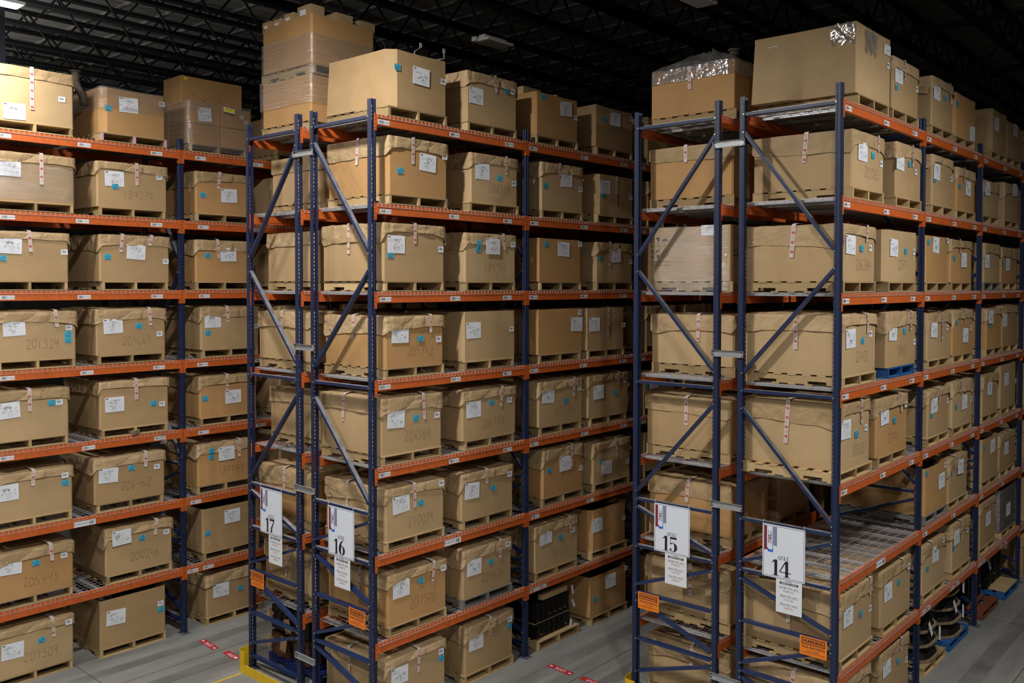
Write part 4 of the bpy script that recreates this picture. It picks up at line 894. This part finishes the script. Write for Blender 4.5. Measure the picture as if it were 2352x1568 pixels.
for (a, b_) in (((.62, -.5, .62), (.2, .3, .93)), ((.55, -.48, .88), (.63, .3, .52)), ((.63, -.55, .5), (.3, .4, .86))): st_.tube([a, b_], .006, M['film2'], 5)
put('film_strand', st_.mesh('film_strand'), wrapo)
y_ = MB(); y_.box((0, -.08, -.03), (.002, .08, .03), M['yel']); y_.box((-.001, -.095, -.04), (.001, .095, .04), M['white']); add_text(y_, 'PACKING LIST', .02, M['ink'], 0, .006, .0028)
put('yellow_pouch', y_.mesh('yellow_pouch'), wrapo, (.665, .12, .58), (-.1, -.25, 0))
# exhaust pipe beside the wrapped box on the far left rack
mb = MB(); mb.tube([(0, .12, .0), (0, .10, .12), (0, .03, .24), (0, 0, .34), (0, 0, .46)], .055, M['pipe'], 14); mb.tube([(0, 0, .46), (0, 0, .475)], .078, M['pipe'], 16)
tag(put('exhaust_pipe', mb.mesh('exhaust_pipe', True), None, (-4.98, -1.34, zt+.42)), 'bent grey exhaust pipe rising between boxes on the far left rack', 'pipe', 'pipe fittings rising from top shelf boxes')
# pipes and small carton on the aisle 14 rack top
fitting(4.1, 9.25, zt+.6, .06, .22, 'upright rusty pipe on the fifth box, top of aisle 14 rack', M['rust'])
fitting(3.9, 9.5, zt+.6, .05, .1, 'short rusty pipe on the fifth box, top of aisle 14 rack', M['rust'])
def scarton(x, y, z, dx, dy, dz, lab, rz=0, mat='card'):
    mb = MB(); mb.box((-dx/2, -dy/2, 0), (dx/2, dy/2, dz), M[mat]); mb.box((dx/2, -.04, dz*.3), (dx/2+.002, .03, dz*.7), M['white'])
    o = put('small_carton', mb.mesh('small_carton'), None, (x, y, z)); o.rotation_euler = (0, 0, rz); return tag(o, lab, 'carton', 'small loose cartons on top shelf boxes')
scarton(4.05, 7.5, zt+.625, .5, .6, .12, 'small flat carton lying on the fourth box, top of aisle 14 rack')
scarton(-.5, 3.35, zt+.56, .35, .4, .19, 'small carton standing in the third box, top of aisle 16 rack')
scarton(-.3, 3.72, zt+.55, .3, .14, .13, 'open carton flap leaning in the third box, top of aisle 16 rack', .3)
scarton(-.45, 5.2, zt+.56, .3, .3, .14, 'small carton standing in the fourth box, top of aisle 16 rack')
# blue tarp lying on the rack behind the far left rack
mb = MB(); mb.grid([[(x*.1, y*.1, .10+.05*math.sin(x*1.7+y)+.045*math.cos(y*1.3+x*.6)-.004*((y-4)**2)) for y in range(9)] for x in range(10)], M['tarp'])
tag(put('blue_tarp', mb.mesh('blue_tarp', True), None, (-7.2, .75, lev(3)+.09)), 'crumpled blue tarp on the rack behind the far left rack', 'tarp')
# polystyrene block and torn film on the fifth beam of the far left rack
mb = MB(); mb.box((-.05, -.06, 0), (.05, .06, .06), M['rim'], Matrix.Rotation(.3, 4, 'Z') @ Matrix.Rotation(.15, 4, 'X')); tag(put('foam_block', mb.mesh('foam_block'), None, (-4.56, -.72, lev(4)+.012)), 'small cream foam block on the fifth beam, far left rack', 'foam block')
mb = MB(); mb.grid([[(.012+.01*math.sin(i+j), -.05+.03*i+.012*math.sin(j*2), .03-.04*j) for i in range(4)] for j in range(6)], M['film2']); tag(put('torn_film', mb.mesh('torn_film', True), None, (-4.52, -.3, lev(4)-.01)), 'torn clear film hanging over the fifth beam, far left rack', 'stretch film')
# ------------------------------------------------------------------ heavy parts on the floor level
def head_mesh(Lx, Ly, hh, seed, mat, stud=1):
    rnd = random.Random(seed); mb = MB(); mb.box((-Lx/2, -Ly/2, 0), (Lx/2, Ly/2, hh), mat)
    n = int(Ly/.12)
    for i in range(n):
        y = -Ly/2+.06+i*.12
        mb.tube([(Lx/2-.002, y, hh*.55), (Lx/2+.012, y, hh*.55)], .026, mat, 10); mb.tube([(Lx/2, y+.05, hh*.25), (Lx/2+.02, y+.05, hh*.25)], .012, M['bolt'] if rnd.random() < .25 else mat, 6)
        mb.box((Lx/2, y-.045, .01), (Lx/2+.016, y-.03, hh-.01), mat)
        for x in ((-Lx/2+.05, -.05, Lx/2-.06) if stud else ()): mb.tube([(x, y, hh), (x+rnd.uniform(-.005, .005), y, hh+rnd.uniform(.03, .07))], .007, mat, 6)
    m = int(Lx/.14)
    for i in range(m):
        x = -Lx/2+.07+i*.14; mb.tube([(x, -Ly/2+.002, hh*.5), (x, -Ly/2-.014, hh*.5)], .035, mat, 10)
        mb.tube([(x+.06, -Ly/2, hh*.75), (x+.06, -Ly/2-.03, hh*.75)], .014, mat, 6)
    return mb.mesh('engine_casting')
def hangtag(parent_lab, x, y, z, tilt, sc=1):
    mb = MB(); mb.box((0, -.025*sc, -.13*sc), (.0015, .025*sc, 0), M['white']); disc(mb, 0, -.012*sc, .006*sc, M['ink'], .002)
    for i in range(4): rect(mb, -.016*sc, .014*sc, -.04*sc-i*.02*sc, -.036*sc-i*.02*sc, M['sgrey'], .002)
    o = put('paper_tag', mb.mesh('paper_tag'), None, (x, y, z), (tilt, -.15, 0)); return tag(o, parent_lab, 'paper tag', 'paper tags hanging from the metal parts')
yC = 3.14
put_pallet('16', 7, 'C', -.62, yC+.5)
for j, (z, hh, nm) in enumerate(((.13, .2, 'lower'), (.36, .28, 'upper'))):
    for i, x in enumerate((-.30, -.72)):
        c = put('engine_casting', head_mesh(.38, .82, hh, 3+i+j*4, M['black'], j), None, (x-.02*j, yC+.47, z)); tag(c, '%s black engine casting, %s, on floor pallet of aisle 16 rack' % (nm, 'front' if i == 0 else 'rear'), 'engine part', 'black engine castings stacked on a floor pallet')
mb = MB(); mb.box((-.45, -.41, 0), (.19, .41, .012), M['wood']); tag(put('plywood_sheet', mb.mesh('plywood_sheet'), None, (-.32, yC+.47, .338)), 'thin wooden sheet between the black engine castings, aisle 16 floor', 'wood slat')
mb = MB(); mb.box((-.04, -.3, 0), (.05, .3, .075), M['wood']); tag(put('timber_batten', mb.mesh('timber_batten'), None, (-.15, yC+.5, .68)), 'wooden batten strapped on the black castings, aisle 16 floor', 'wood batten')
for i, (y, z, t) in enumerate(((.9, .72, .05), (.9, .5, .35), (.87, .2, -.4))): hangtag('white paper tag on the black castings, %s of three, aisle 16 floor' % ['upper', 'middle', 'lower'][i], -.088+.006*i, yC+y, z+.02, t)
# engine blocks on the aisle 17 floor position, blue pallet
put_pallet('17', 7, 'A', -2.09, .82, 'N7')
for j, z in enumerate((.13, .50)):
    for i, (x, y) in enumerate(((-2.46, .52), (-1.98, .55), (-2.44, .98), (-1.95, 1.0))):
        c = put('engine_block', head_mesh(.36, .36, .33, 20+i+j*5, M['rust'] if j == 0 and i < 2 else M['black'], j), None, (x, y, z)); tag(c, '%s engine block, %s %s, navy floor pallet by AISLE 17 sign' % (('lower', 'upper')[j], ('near', 'near', 'far', 'far')[i], ('left', 'right', 'left', 'right')[i]), 'engine part', 'engine blocks on the navy floor pallet')
for i, (x, y, z, a) in enumerate(((-2.68, .33, .66, .5), (-2.2, .3, .62, -.3), (-2.68, .33, .3, .6), (-2.3, .3, .34, .2))):
    mb = MB(); mb.box((-.07, -.003, -.1), (.07, .003, .1), M['card'], Matrix.Rotation(a, 4, 'Y')); tag(put('cardboard_scrap', mb.mesh('scrap'), None, (x, y, z)), 'torn cardboard piece on the engine blocks, %s of four, aisle 17 floor' % ['upper left', 'middle', 'lower left', 'upper right'][i], 'cardboard scrap', 'cardboard scraps on the engine blocks')
# nested black covers with tan rims on the floor of the aisle 14 rack
def cover_tray(seed):
    mb = MB(); rows = []
    out = [(-.58, -.42), (-.52, -.47), (.30, -.47), (.42, -.43), (.56, -.26), (.59, -.15), (.59, .15), (.56, .26), (.42, .43), (.30, .47), (-.52, .47), (-.58, .42)]
    def ringp(f, z): return [(x*f, y*f, z) for x, y in out]
    mb.grid([ringp(1.0, 0), ringp(.97, .0), ringp(.80, .20), ringp(.72, .215)], M['black'], closed=True); mb.poly(ringp(.72, .215), M['black'])
    mb2 = MB(); mb2.grid([ringp(1.0, -.012), ringp(1.03, -.012), ringp(1.03, .014), ringp(.97, .014)], M['rim'], closed=True)
    return mb.mesh('tray_shell'), mb2.mesh('tray_rim')
TS, TR = cover_tray(1)
for (sl, yc, n_, pk, lab) in (('C', 6.45, 3, 'W1', 'third'), ('D', 7.62, 4, 'B3', 'fourth')):
    put_pallet('14', 7, sl, 3.92, yc, pk)
    for i in range(n_):
        r = empty('black_cover', (3.93-.02*i, yc+.02*(i % 2), .145+i*.20), 'black metal cover with tan rim, %s up on the %s floor pallet, aisle 14 rack' % (['bottom', 'second', 'third', 'fourth'][i], lab), 'metal cover', 'black covers nested on floor pallets', 0)
        put('cover_shell', TS, r); put('cover_rim', TR, r); 
    for i in range(1, n_):
        hangtag('paper tag on the black covers, %s up, %s floor pallet, aisle 14 rack' % (['bottom', 'second', 'third', 'fourth'][i], lab), 4.50, yc+(.30 if i % 2 else -.2), .30+i*.19, -.5 if i % 2 else .3, 1.5)
for (sl, yc, pk, x) in (('E', 9.3, 'R1', 3.95), ('F', 10.55, 'B4', 3.98)):
    put_pallet('14', 7, sl, x, yc, pk)
    for i in range(3):
        c = put('engine_casting', head_mesh(.9, .3, .62+.1*(i % 2), 50+i, M['black']), None, (x-.12, yc-.32+.33*i, .13)); tag(c, 'black casting, %s in the row on the %s floor pallet, aisle 14 rack' % (['first', 'second', 'third'][i], SLOTN[sl]), 'engine part', 'black castings on far floor pallets')
mb = MB(); mb.box((-.17, -.42, 0), (.17, .42, .02), M['wood']); tag(put('wooden_board', mb.mesh('wooden_board'), None, (4.42, 10.55, .129)), 'pale board lying on the blue far floor pallet, aisle 14 rack', 'wood board')
hangtag('cream paper tag on the far black castings, aisle 14 floor', 4.36, 9.9, .72, .4, 1.6)
# ------------------------------------------------------------------ signs
def serif(mb, s, y, z, hgt, mat):
    """modern-face numerals and capitals; returns the advance"""
    T, t = .22*hgt, .04*hgt; S = lambda pts, w=T: ribbon(mb, [(y+p[0]*hgt, z+p[1]*hgt) for p in pts], w, mat, .0012, t)
    R = lambda y0, y1, z0, z1: rect(mb, y+y0*hgt, y+y1*hgt, z+z0*hgt, z+z1*hgt, mat, .0012)
    if s == '1': R(.14, .33, 0, 1); R(.02, .45, 0, .035); mb.poly([(.0012, y+.14*hgt, z+hgt), (.0012, y-.02*hgt, z+.8*hgt), (.0012, y-.02*hgt, z+.77*hgt), (.0012, y+.14*hgt, z+.86*hgt)], mat); return .5*hgt
    if s == '4': R(.36, .55, 0, 1); R(.25, .66, 0, .035); R(-.02, .74, .26, .31); mb.poly([(.0012, y+.45*hgt, z+hgt), (.0012, y+.36*hgt, z+hgt), (.0012, y-.03*hgt, z+.31*hgt), (.0012, y+.03*hgt, z+.31*hgt)], mat); return .72*hgt
    if s == '5':
        R(.06, .56, .86, 1.0); R(.06, .10, .5, .9); S(arc(.28, .31, .22, .31, 140, -90, 18)); S(arc(.28, .2, .26, .19, -90, -150, 6)); disc(mb, y+.1*hgt, z+.16*hgt, .065*hgt, mat, .0012); return .62*hgt
    if s == '6': S(arc(.33, .31, .21, .31, 0, 360, 26)); S([(.13, .3), (.12, .5), (.18, .72), (.3, .9), (.46, 1.0)]); return .66*hgt
    if s == '7': R(.02, .6, .86, 1.0); R(.02, .05, .72, .9); mb.poly([(.0012, y+.6*hgt, z+.88*hgt), (.0012, y+.34*hgt, z+.35*hgt), (.0012, y+.30*hgt, z), (.0012, y+.13*hgt, z), (.0012, y+.17*hgt, z+.35*hgt), (.0012, y+.52*hgt, z+.88*hgt)], mat); return .62*hgt
    if s == 'A':
        mb.poly([(.0012, y+.32*hgt, z+hgt), (.0012, y+.56*hgt, z), (.0012, y+.72*hgt, z), (.0012, y+.4*hgt, z+hgt)][::-1], mat); S([(.34, 1), (.08, 0)], .05*hgt); R(.15, .55, .3, .35); R(-.02, .2, 0, .04); R(.48, .8, 0, .04); return .82*hgt
    if s == 'I': R(.1, .24, 0, 1); R(0, .34, 0, .05); R(0, .34, .95, 1); return .42*hgt
    if s == 'S': S(arc(.28, .74, .2, .25, 30, 250, 12)+arc(.28, .26, .22, .25, 70, -150, 12), .15*hgt); return .6*hgt
    if s == 'L': R(.1, .24, 0, 1); R(0, .34, .95, 1); R(0, .6, 0, .05); R(.56, .6, 0, .25); return .68*hgt
    if s == 'E': R(.1, .24, 0, 1); R(0, .6, .95, 1); R(0, .62, 0, .05); R(.2, .42, .48, .53); R(.57, .6, .78, 1); R(.58, .62, 0, .24); return .7*hgt
    return .3*hgt
def aisle_sign(num, Xc, Yp, zc, lab):
    r = empty('aisle_sign', (Xc, Yp, zc), lab, 'sign', 'white aisle signs hanging on the end frames', -PI/2); w, h = .515, .612
    mb = MB(); mb.box((-.003, -w/2, -h/2), (0, w/2, h/2), M['signw']); b_ = .012
    for (a, b2, c, d) in ((-w/2+b_, w/2-b_, h/2-b_-.004, h/2-b_), (-w/2+b_, w/2-b_, -h/2+b_, -h/2+b_+.004), (-w/2+b_, -w/2+b_+.004, -h/2+b_, h/2-b_), (w/2-b_-.004, w/2-b_, -h/2+b_, h/2-b_)): rect(mb, a, b2, c, d, M['ink'], .0006)
    for y in (-w/2+.008, w/2-.008):
        for z in (-h/2+.008, h/2-.008): disc(mb, y, z, .006, M['bolt'], .0009)
    put('sign_board', mb.mesh('sign_board'), r)
    mb = MB(); x0 = -w/2+.02; tz = h/2-.022
    mb.poly([(.0008, x0, tz), (.0008, x0, tz-.285), (.0008, x0+.062, tz-.275), (.0008, x0+.035, tz-.25), (.0008, x0+.035, tz)], M['maroon'])
    mb.poly([(.0008, x0+.105, tz), (.0008, x0+.112, tz), (.0008, x0+.112, tz-.30), (.0008, x0+.045, tz-.30), (.0008, x0+.045, tz-.272), (.0008, x0+.098, tz-.272), (.0008, x0+.105, tz-.255)], M['sblue'])
    mb.poly([(.0008, x0+.114, tz), (.0008, x0+.158, tz), (.0008, x0+.158, tz-.225), (.0008, x0+.114, tz-.215)], M['sgrey'])
    add_text(mb, 'SRC', .060, M['maroon'], x0+.068, tz-.15, .0014, bold=.0012, rot=-PI/2); add_text(mb, 'USA', .026, M['sgrey'], x0+.085, tz-.08, .0014, bold=.0006, rot=-PI/2); rect(mb, x0+.05, x0+.056, tz-.12, tz-.05, M['sgrey'], .001)
    put('logo', mb.mesh('logo'), r)
    mb = MB(); y = -.072
    for ch in 'AISLE': y += serif(mb, ch, y, -.085, .045, M['ink'])
    y = -.135 if num[1] in '46' else -.125
    for ch in num: y += serif(mb, ch, y, -.278, .185, M['ink'])
    put('sign_lettering', mb.mesh('sign_lettering'), r)
    mb = MB()
    for y in (-w/2+.012, w/2-.012): mb.tube([(.002, y, h/2-.01), (.008, y, h/2+.02), (-.008, y, h/2+.045), (-.03, y, h/2+.03)], .002, M['white'], 5)
    put('cable_tie', mb.mesh('cable_tie'), r)
    return r
def capacity_sheet(Xc, Yp, zc, lab):
    r = empty('capacity_sheet', (Xc, Yp, zc), lab, 'sign', 'capacity data sheets under the aisle signs', -PI/2); w, h = .312, .39
    mb = MB(); mb.box((-.002, -w/2, -h/2), (0, w/2, h/2), M['white']); put('sheet', mb.mesh('sheet'), r)
    mb = MB(); add_text(mb, 'USA SRC', .018, M['maroon'], 0, h/2-.018, bold=.0004)
    rect(mb, -.112, .112, h/2-.057, h/2-.031, M['ink'], .0006); add_text(mb, 'CAPACITY DATA', .026, M['white'], 0, h/2-.044, .0012, bold=.0006, sy=.95)
    for i, (a, b_) in enumerate((('Upright (Per pair)', '45,800 lbs.'), ('Beam (Per pair)', '6,125 lbs.'), ('Mesh (Per each)', '3,600 lbs.'))):
        z = h/2-.092-i*.097; add_text(mb, a, .032, M['ink'], 0, z); L_ = len(a)*.0075; rect(mb, -L_, L_, z-.018, z-.0165, M['ink']); add_text(mb, b_, .031, M['red'], 0, z-.042)
    put('sheet_print', mb.mesh('sheet_print'), r); return r
def warning_sign(Xc, Yp, zc, lab):
    r = empty('warning_sign', (Xc, Yp, zc), lab, 'sign', 'orange warning signs on the end frames', -PI/2); w, h = .315, .215
    mb = MB(); mb.box((-.002, -w/2, -h/2), (0, w/2, h/2), M['warn']); put('sheet', mb.mesh('sheet'), r); mb = MB(); k = M['ink']
    a, b_, c, d, t = -.135, .135, .018, .093, .009
    rect(mb, a, b_, d-t, d, k); rect(mb, a, b_, c, c+t, k); rect(mb, a, a+t, c, d, k); rect(mb, b_-t, b_, c, d, k)
    add_text(mb, 'WARNING', .054, k, 0, .054, .0012, bold=.0016, sy=.93); add_text(mb, 'VNA RACKING', .042, k, 0, -.012, .0012, bold=.0004, sy=.96)
    add_text(mb, 'DO NOT ENTER', .019, k, 0, -.05, .0012); add_text(mb, 'AUTHORIZED PERSONNEL ONLY', .019, k, 0, -.074, .0012, sy=.98)
    put('sheet_print', mb.mesh('sheet_print'), r); return r
for num, xs, xc, xw, Y in (('17', -2.07, -1.98, -2.41, -.03), ('16', -.552, -.538, -.245, -.03), ('15', 2.443, 2.50, 2.106, 2.82), ('14', 3.924, 3.99, 4.288, 2.82)):
    aisle_sign(num, xs, Y-.012, 2.316, 'white sign reading AISLE %s hanging on the end frame' % num)
    capacity_sheet(xc, Y-.006, 1.815, 'capacity data sheet hanging below the AISLE %s sign' % num)
    warning_sign(xw, Y-.018 if num in '1514' else Y-.012, 1.32, 'orange WARNING VNA RACKING sign below the AISLE %s sign' % num)
# ------------------------------------------------------------------ floor guards and floor marks
def guard(X, Y, lab):
    mb = MB(); y = M['yellow']; H = .30; t = .006
    path = [(-.085, .22), (-.085, .1)]+[(.085*math.cos(math.radians(a)), .085*math.sin(math.radians(a))) for a in range(180, 271, 12)]
    path += [(.1, -.085)]
    def wall(path, z0, z1, mb):
        n_ = len(path); o1 = []
        for i, p in enumerate(path):
            a = Vector(path[max(i-1, 0)]); b_ = Vector(path[min(i+1, n_-1)]); d = (b_-a).normalized(); o1.append((p[0]+d.y*t, p[1]-d.x*t))
        mb.grid([[(*q, z0) for q in path], [(*q, z1) for q in path], [(*q, z1) for q in o1], [(*q, z0) for q in o1], [(*q, z0) for q in path]], y)
    wall(path, 0, H, mb); root = empty('rack_end_guard', (X, Y, 0), lab, 'rack guard', 'yellow guards at the rack ends')
    put('curved_end', smooth_angle(mb.mesh('curved_end'), 40), root)
    mb = MB(); mb.box((.102, -.091, 0), (2.78, -.079, .125), y); put('low_rail', mb.mesh('low_rail'), root)
    mb = MB(); wall([(2.88-p[0], p[1]) for p in reversed(path)], 0, H, mb); put('curved_end', smooth_angle(mb.mesh('curved_end2'), 40), root)
guard(-2.655, -.07, 'yellow steel guard at the foot of the AISLE 17 end frame')
guard(1.89, 2.755, 'yellow steel guard at the foot of the AISLE 15 end frame')
def decal(X, Y, w, d, txt, lab, arrows, rz):
    mb = MB(); mb.box((-.0005, -w/2, -d/2), (.0006, w/2, d/2), M['red'])
    add_text(mb, txt, .085, M['white'], 0, 0, .0012, bold=.001, sy=.8)
    if arrows:
        for s in (-1, 1):
            y = s*(w/2-.045); mb.poly([(.0012, y+s*.03, 0), (.0012, y, .028), (.0012, y, -.028)][::s], M['white']); rect(mb, y-.03, y+.004, -.011, .011, M['white'], .0012) if s > 0 else rect(mb, y-.004, y+.03, -.011, .011, M['white'], .0012)
    else:
        disc(mb, -w/2+.05, 0, .03, M['white'], .0012)
    o = put('floor_decal', mb.mesh('floor_decal'), None, (X, Y, .0015)); o.matrix_world = Matrix.Translation((X, Y, .0016)) @ Matrix(((0, -math.cos(rz), math.sin(rz), 0), (0, -math.sin(rz), -math.cos(rz), 0), (1, 0, 0, 0), (0, 0, 0, 1)))
    return tag(o, lab, 'floor sticker', 'red floor stickers at the aisle ends')
decal(-3.86, .05, .46, .11, 'LOOK', 'red LOOK sticker with arrows on the floor, aisle left of the 17 frame', True, -.08)
decal(-3.26, .065, .36, .11, 'STOP', 'red STOP sticker on the floor, just left of the yellow guard', False, -.06)
decal(.625, 2.86, .44, .11, 'LOOK', 'red LOOK sticker with arrows on the floor, left of the 15 frame', True, -.08)
decal(1.18, 2.84, .36, .11, 'STOP', 'red STOP sticker on the floor, left of the AISLE 15 frame', False, -.06)
mb = MB(); mb.box((-.022, -3.4, 0), (.022, 0, .0012), M['yline']); tag(put('floor_line', mb.mesh('floor_line'), None, (-2.615, -.18, .0006)), 'yellow painted line running from the yellow guard to the left', 'floor marking')
# ------------------------------------------------------------------ setting: floor, walls, ceiling, column
def floor_mat():
    m, nt, b = newmat('concrete'); L = nt.links.new; tc = N(nt, 'ShaderNodeTexCoord')
    n1 = N(nt, 'ShaderNodeTexNoise', i_Scale=.8, i_Detail=8.0, i_Roughness=.65); mp = N(nt, 'ShaderNodeMapping'); mp.inputs['Scale'].default_value = (2.2, .35, 1); L(tc.outputs['Object'], mp.inputs[0]); L(mp.outputs[0], n1.inputs['Vector'])
    n2 = N(nt, 'ShaderNodeTexNoise', i_Scale=60.0, i_Detail=4.0); L(tc.outputs['Object'], n2.inputs['Vector'])
    cr_ = N(nt, 'ShaderNodeValToRGB'); cr_.color_ramp.elements[0].position = .3; cr_.color_ramp.elements[0].color = srgb(112, 112, 108); cr_.color_ramp.elements[1].position = .68; cr_.color_ramp.elements[1].color = srgb(158, 158, 155)
    L(n1.outputs[0], cr_.inputs[0]); mx = N(nt, 'ShaderNodeMix', data_type='RGBA', blend_type='MULTIPLY'); mx.inputs[0].default_value = .25; L(cr_.outputs[0], mx.inputs[6]); L(n2.outputs[1], mx.inputs[7]); L(mx.outputs[2], b.inputs['Base Color'])
    b.inputs['Roughness'].default_value = .55; bp = N(nt, 'ShaderNodeBump', i_Strength=.08, i_Distance=.01); L(n2.outputs[0], bp.inputs['Height']); L(bp.outputs[0], b.inputs['Normal']); return m
FM = floor_mat(); jm = plain('floor_joint', srgb(70, 66, 54), .9); 
mb = MB(); mb.box((-30, -14, -.2), (22, 46, 0), FM); struct('floor', mb.mesh('floor'))
mb = MB()
for x in (-3.545, .965, 5.48): mb.box((x-.005, -14, 0), (x+.005, 46, .0014), jm)
for y in (-1.6, 9.0): mb.box((-30, y-.005, 0), (22, y+.005, .0014), jm)
struct('trim_1', mb.mesh('floor_joints'))
def track_mat():
    m, nt, b = newmat('tyre_tracks'); L = nt.links.new; nt.nodes.remove(b); tc = N(nt, 'ShaderNodeTexCoord'); nz = N(nt, 'ShaderNodeTexNoise', i_Scale=1.2, i_Detail=5.0); L(tc.outputs['Object'], nz.inputs['Vector'])
    mr = N(nt, 'ShaderNodeMapRange'); mr.inputs[1].default_value = .3; mr.inputs[2].default_value = .7; mr.inputs[3].default_value = .0; mr.inputs[4].default_value = .34; L(nz.outputs[0], mr.inputs[0])
    d = N(nt, 'ShaderNodeBsdfDiffuse'); d.inputs[0].default_value = srgb(92, 90, 84); t = N(nt, 'ShaderNodeBsdfTransparent'); mx = N(nt, 'ShaderNodeMixShader'); L(mr.outputs[0], mx.inputs[0]); L(t.outputs[0], mx.inputs[1]); L(d.outputs[0], mx.inputs[2]); L(mx.outputs[0], nt.nodes['Material Output'].inputs[0]); return m
TM = track_mat(); mb = MB()
for xc in (-3.61, .92, 5.45):
    for s in (-.42, .42): mb.poly([(xc+s-.12, -3, .0008), (xc+s+.12, -3, .0008), (xc+s+.12, 40, .0008), (xc+s-.12, 40, .0008)], TM)
struct('trim_2', mb.mesh('tyre_tracks'))
wm = plain('painted_block_wall', srgb(120, 118, 112), .8, 0, .15, 3); cm_ = plain('roof_deck', srgb(128, 125, 120), .8, 0, .12, 3)
ZC = 12.0
for nm, a, b_ in (('wall_back', (-30, 46, 0), (22, 46.2, ZC+.2)), ('wall_left', (-30.2, -14, 0), (-30, 46.2, ZC+.2)), ('wall_right', (22, -14, 0), (22.2, 46.2, ZC+.2)), ('wall_front', (-30.2, -14.2, 0), (22.2, -14, ZC+.2))):
    mb = MB(); mb.box(a, b_, wm); struct(nm, mb.mesh(nm))
mb = MB(); mb.box((-30.2, -14.2, ZC), (22.2, 46.2, ZC+.2), cm_)
for i in range(0, 61): mb.box((-30, -14+i, ZC-.04), (22, -14+i+.08, ZC), cm_)
struct('ceiling', mb.mesh('ceiling'))
def joist_mesh(Ln=60.0, dep=.75, pitch=1.2):
    mb = MB(); m = M['joist']
    for z in (0, dep):
        for s in (-1, 1): mb.box((s*.05-.04, 0, z-.04), (s*.05+.04, Ln, z+.04), m)
    n = int(Ln/pitch)
    for i in range(n):
        y = i*pitch; mb.tube([(0, y, dep), (0, y+pitch/2, 0), (0, y+pitch, dep)], .032, m, 4, False)
    return mb.mesh('roof_joist')
JM = joist_mesh(); i = 0
x = -28.6
while x < 21:
    i += 1; o = put('roof_joist', JM, None, (x, -14, ZC-.9)); tag(o, 'dark open-web steel joists running under the roof deck above the racks', 'roof joist', 'open-web roof joists'); x += 1.75
def girder():
    mb = MB(); m = M['joist']
    for z in (0, 1.1): mb.box((-26-4, -.08, z-.05), (22, .08, z+.05), m)
    for i in range(26): mb.tube([(-30+i*2, 0, 1.1), (-29+i*2, 0, 0), (-28+i*2, 0, 1.1)], .035, m, 4, False)
    return mb.mesh('roof_girder')
GM = girder()
for n_, y in enumerate((14, 30)): tag(put('roof_girder', GM, None, (0, y, ZC-2.1)), 'dark steel girder crossing under the joists, %s from the camera' % ['first', 'second'][n_], 'roof girder', 'roof girders')
mb = MB(); mb.box((-.13, -.13, 0), (.13, .13, ZC-.15), plain('grey_column_paint', srgb(92, 102, 120), .5)); c_ = put('steel_column', mb.mesh('steel_column'), None, (-6.19, -2.02, 0)); tag(c_, 'pale grey square steel column behind the far left rack', 'column')
# high bay fixtures
def fixture(x, y, z, lit, lab, rz=0, wires=True):
    r = empty('high_bay_fixture', (x, y, z), lab, 'ceiling lamp', 'hanging high bay lamps', rz); mb = MB(); Lh, Wh = .27, .14
    mb.box((-Wh, -Lh, 0), (Wh, Lh, .035), M['lampbody']); mb.box((-.06, -Lh*.95, .035), (.06, Lh*.75, .085), M['lampbody']); mb.box((-Wh, -Lh-.05, .0), (-Wh+.08, -Lh, .06), M['lampbody'])
    put('housing', mb.mesh('housing'), r); mb = MB(); mb.box((-Wh+.02, -Lh+.02, -.006), (Wh-.02, Lh-.02, 0), M['lit'] if lit else M['diff_off']); put('diffuser', mb.mesh('diffuser'), r)
    mb = MB()
    for s in (-1, 1): mb.tube([(0, s*Lh*.8, .08), (0, s*Lh*.8, ZC-z-.95)], .004, M['joist'], 4)
    mb.tube([(.05, .1, .08), (.05, .12, .25), (.05, .24, .2), (.05, .30, .4), (.05, .24, ZC-z-.95)], .007, M['joist'], 5); put('hanger_wire', mb.mesh('hanger_wire'), r)
LAMPN = ['glowing white high bay lamp in the top left corner of the view', 'lit high bay lamp over the cross aisle before the aisle 16 rack', 'lit high bay lamp over the cross aisle before the aisle 14 rack',
         'lit high bay lamp behind the viewer, facing the aisle 16 rack', 'lit high bay lamp directly above the viewer', 'lit high bay lamp over the aisle right of the aisle 14 rack',
         'lit high bay lamp behind the viewer, facing the far left rack', 'lit high bay lamp furthest right behind the viewer', 'added unseen high bay lamp left of the far left rack, nearest one', 'added unseen high bay lamp left of the far left rack, middle one', 'added unseen high bay lamp left of the far left rack, furthest one']
for i_, a in enumerate(LAMPS+[(-10.0, -2.4, 9.1), (-15.5, -2.4, 9.1), (-21.0, -2.4, 9.1)]): fixture(a[0], a[1], a[2], True, LAMPN[i_], )  # the last three lamps are unseen, added to carry the uplights
fixture(-.50, 2.70, 8.87, False, 'unlit white high bay lamp hanging above the aisle 16 rack')
fixture(2.71, 2.88, 8.87, False, 'unlit white high bay lamp hanging above the aisle 15 rack')
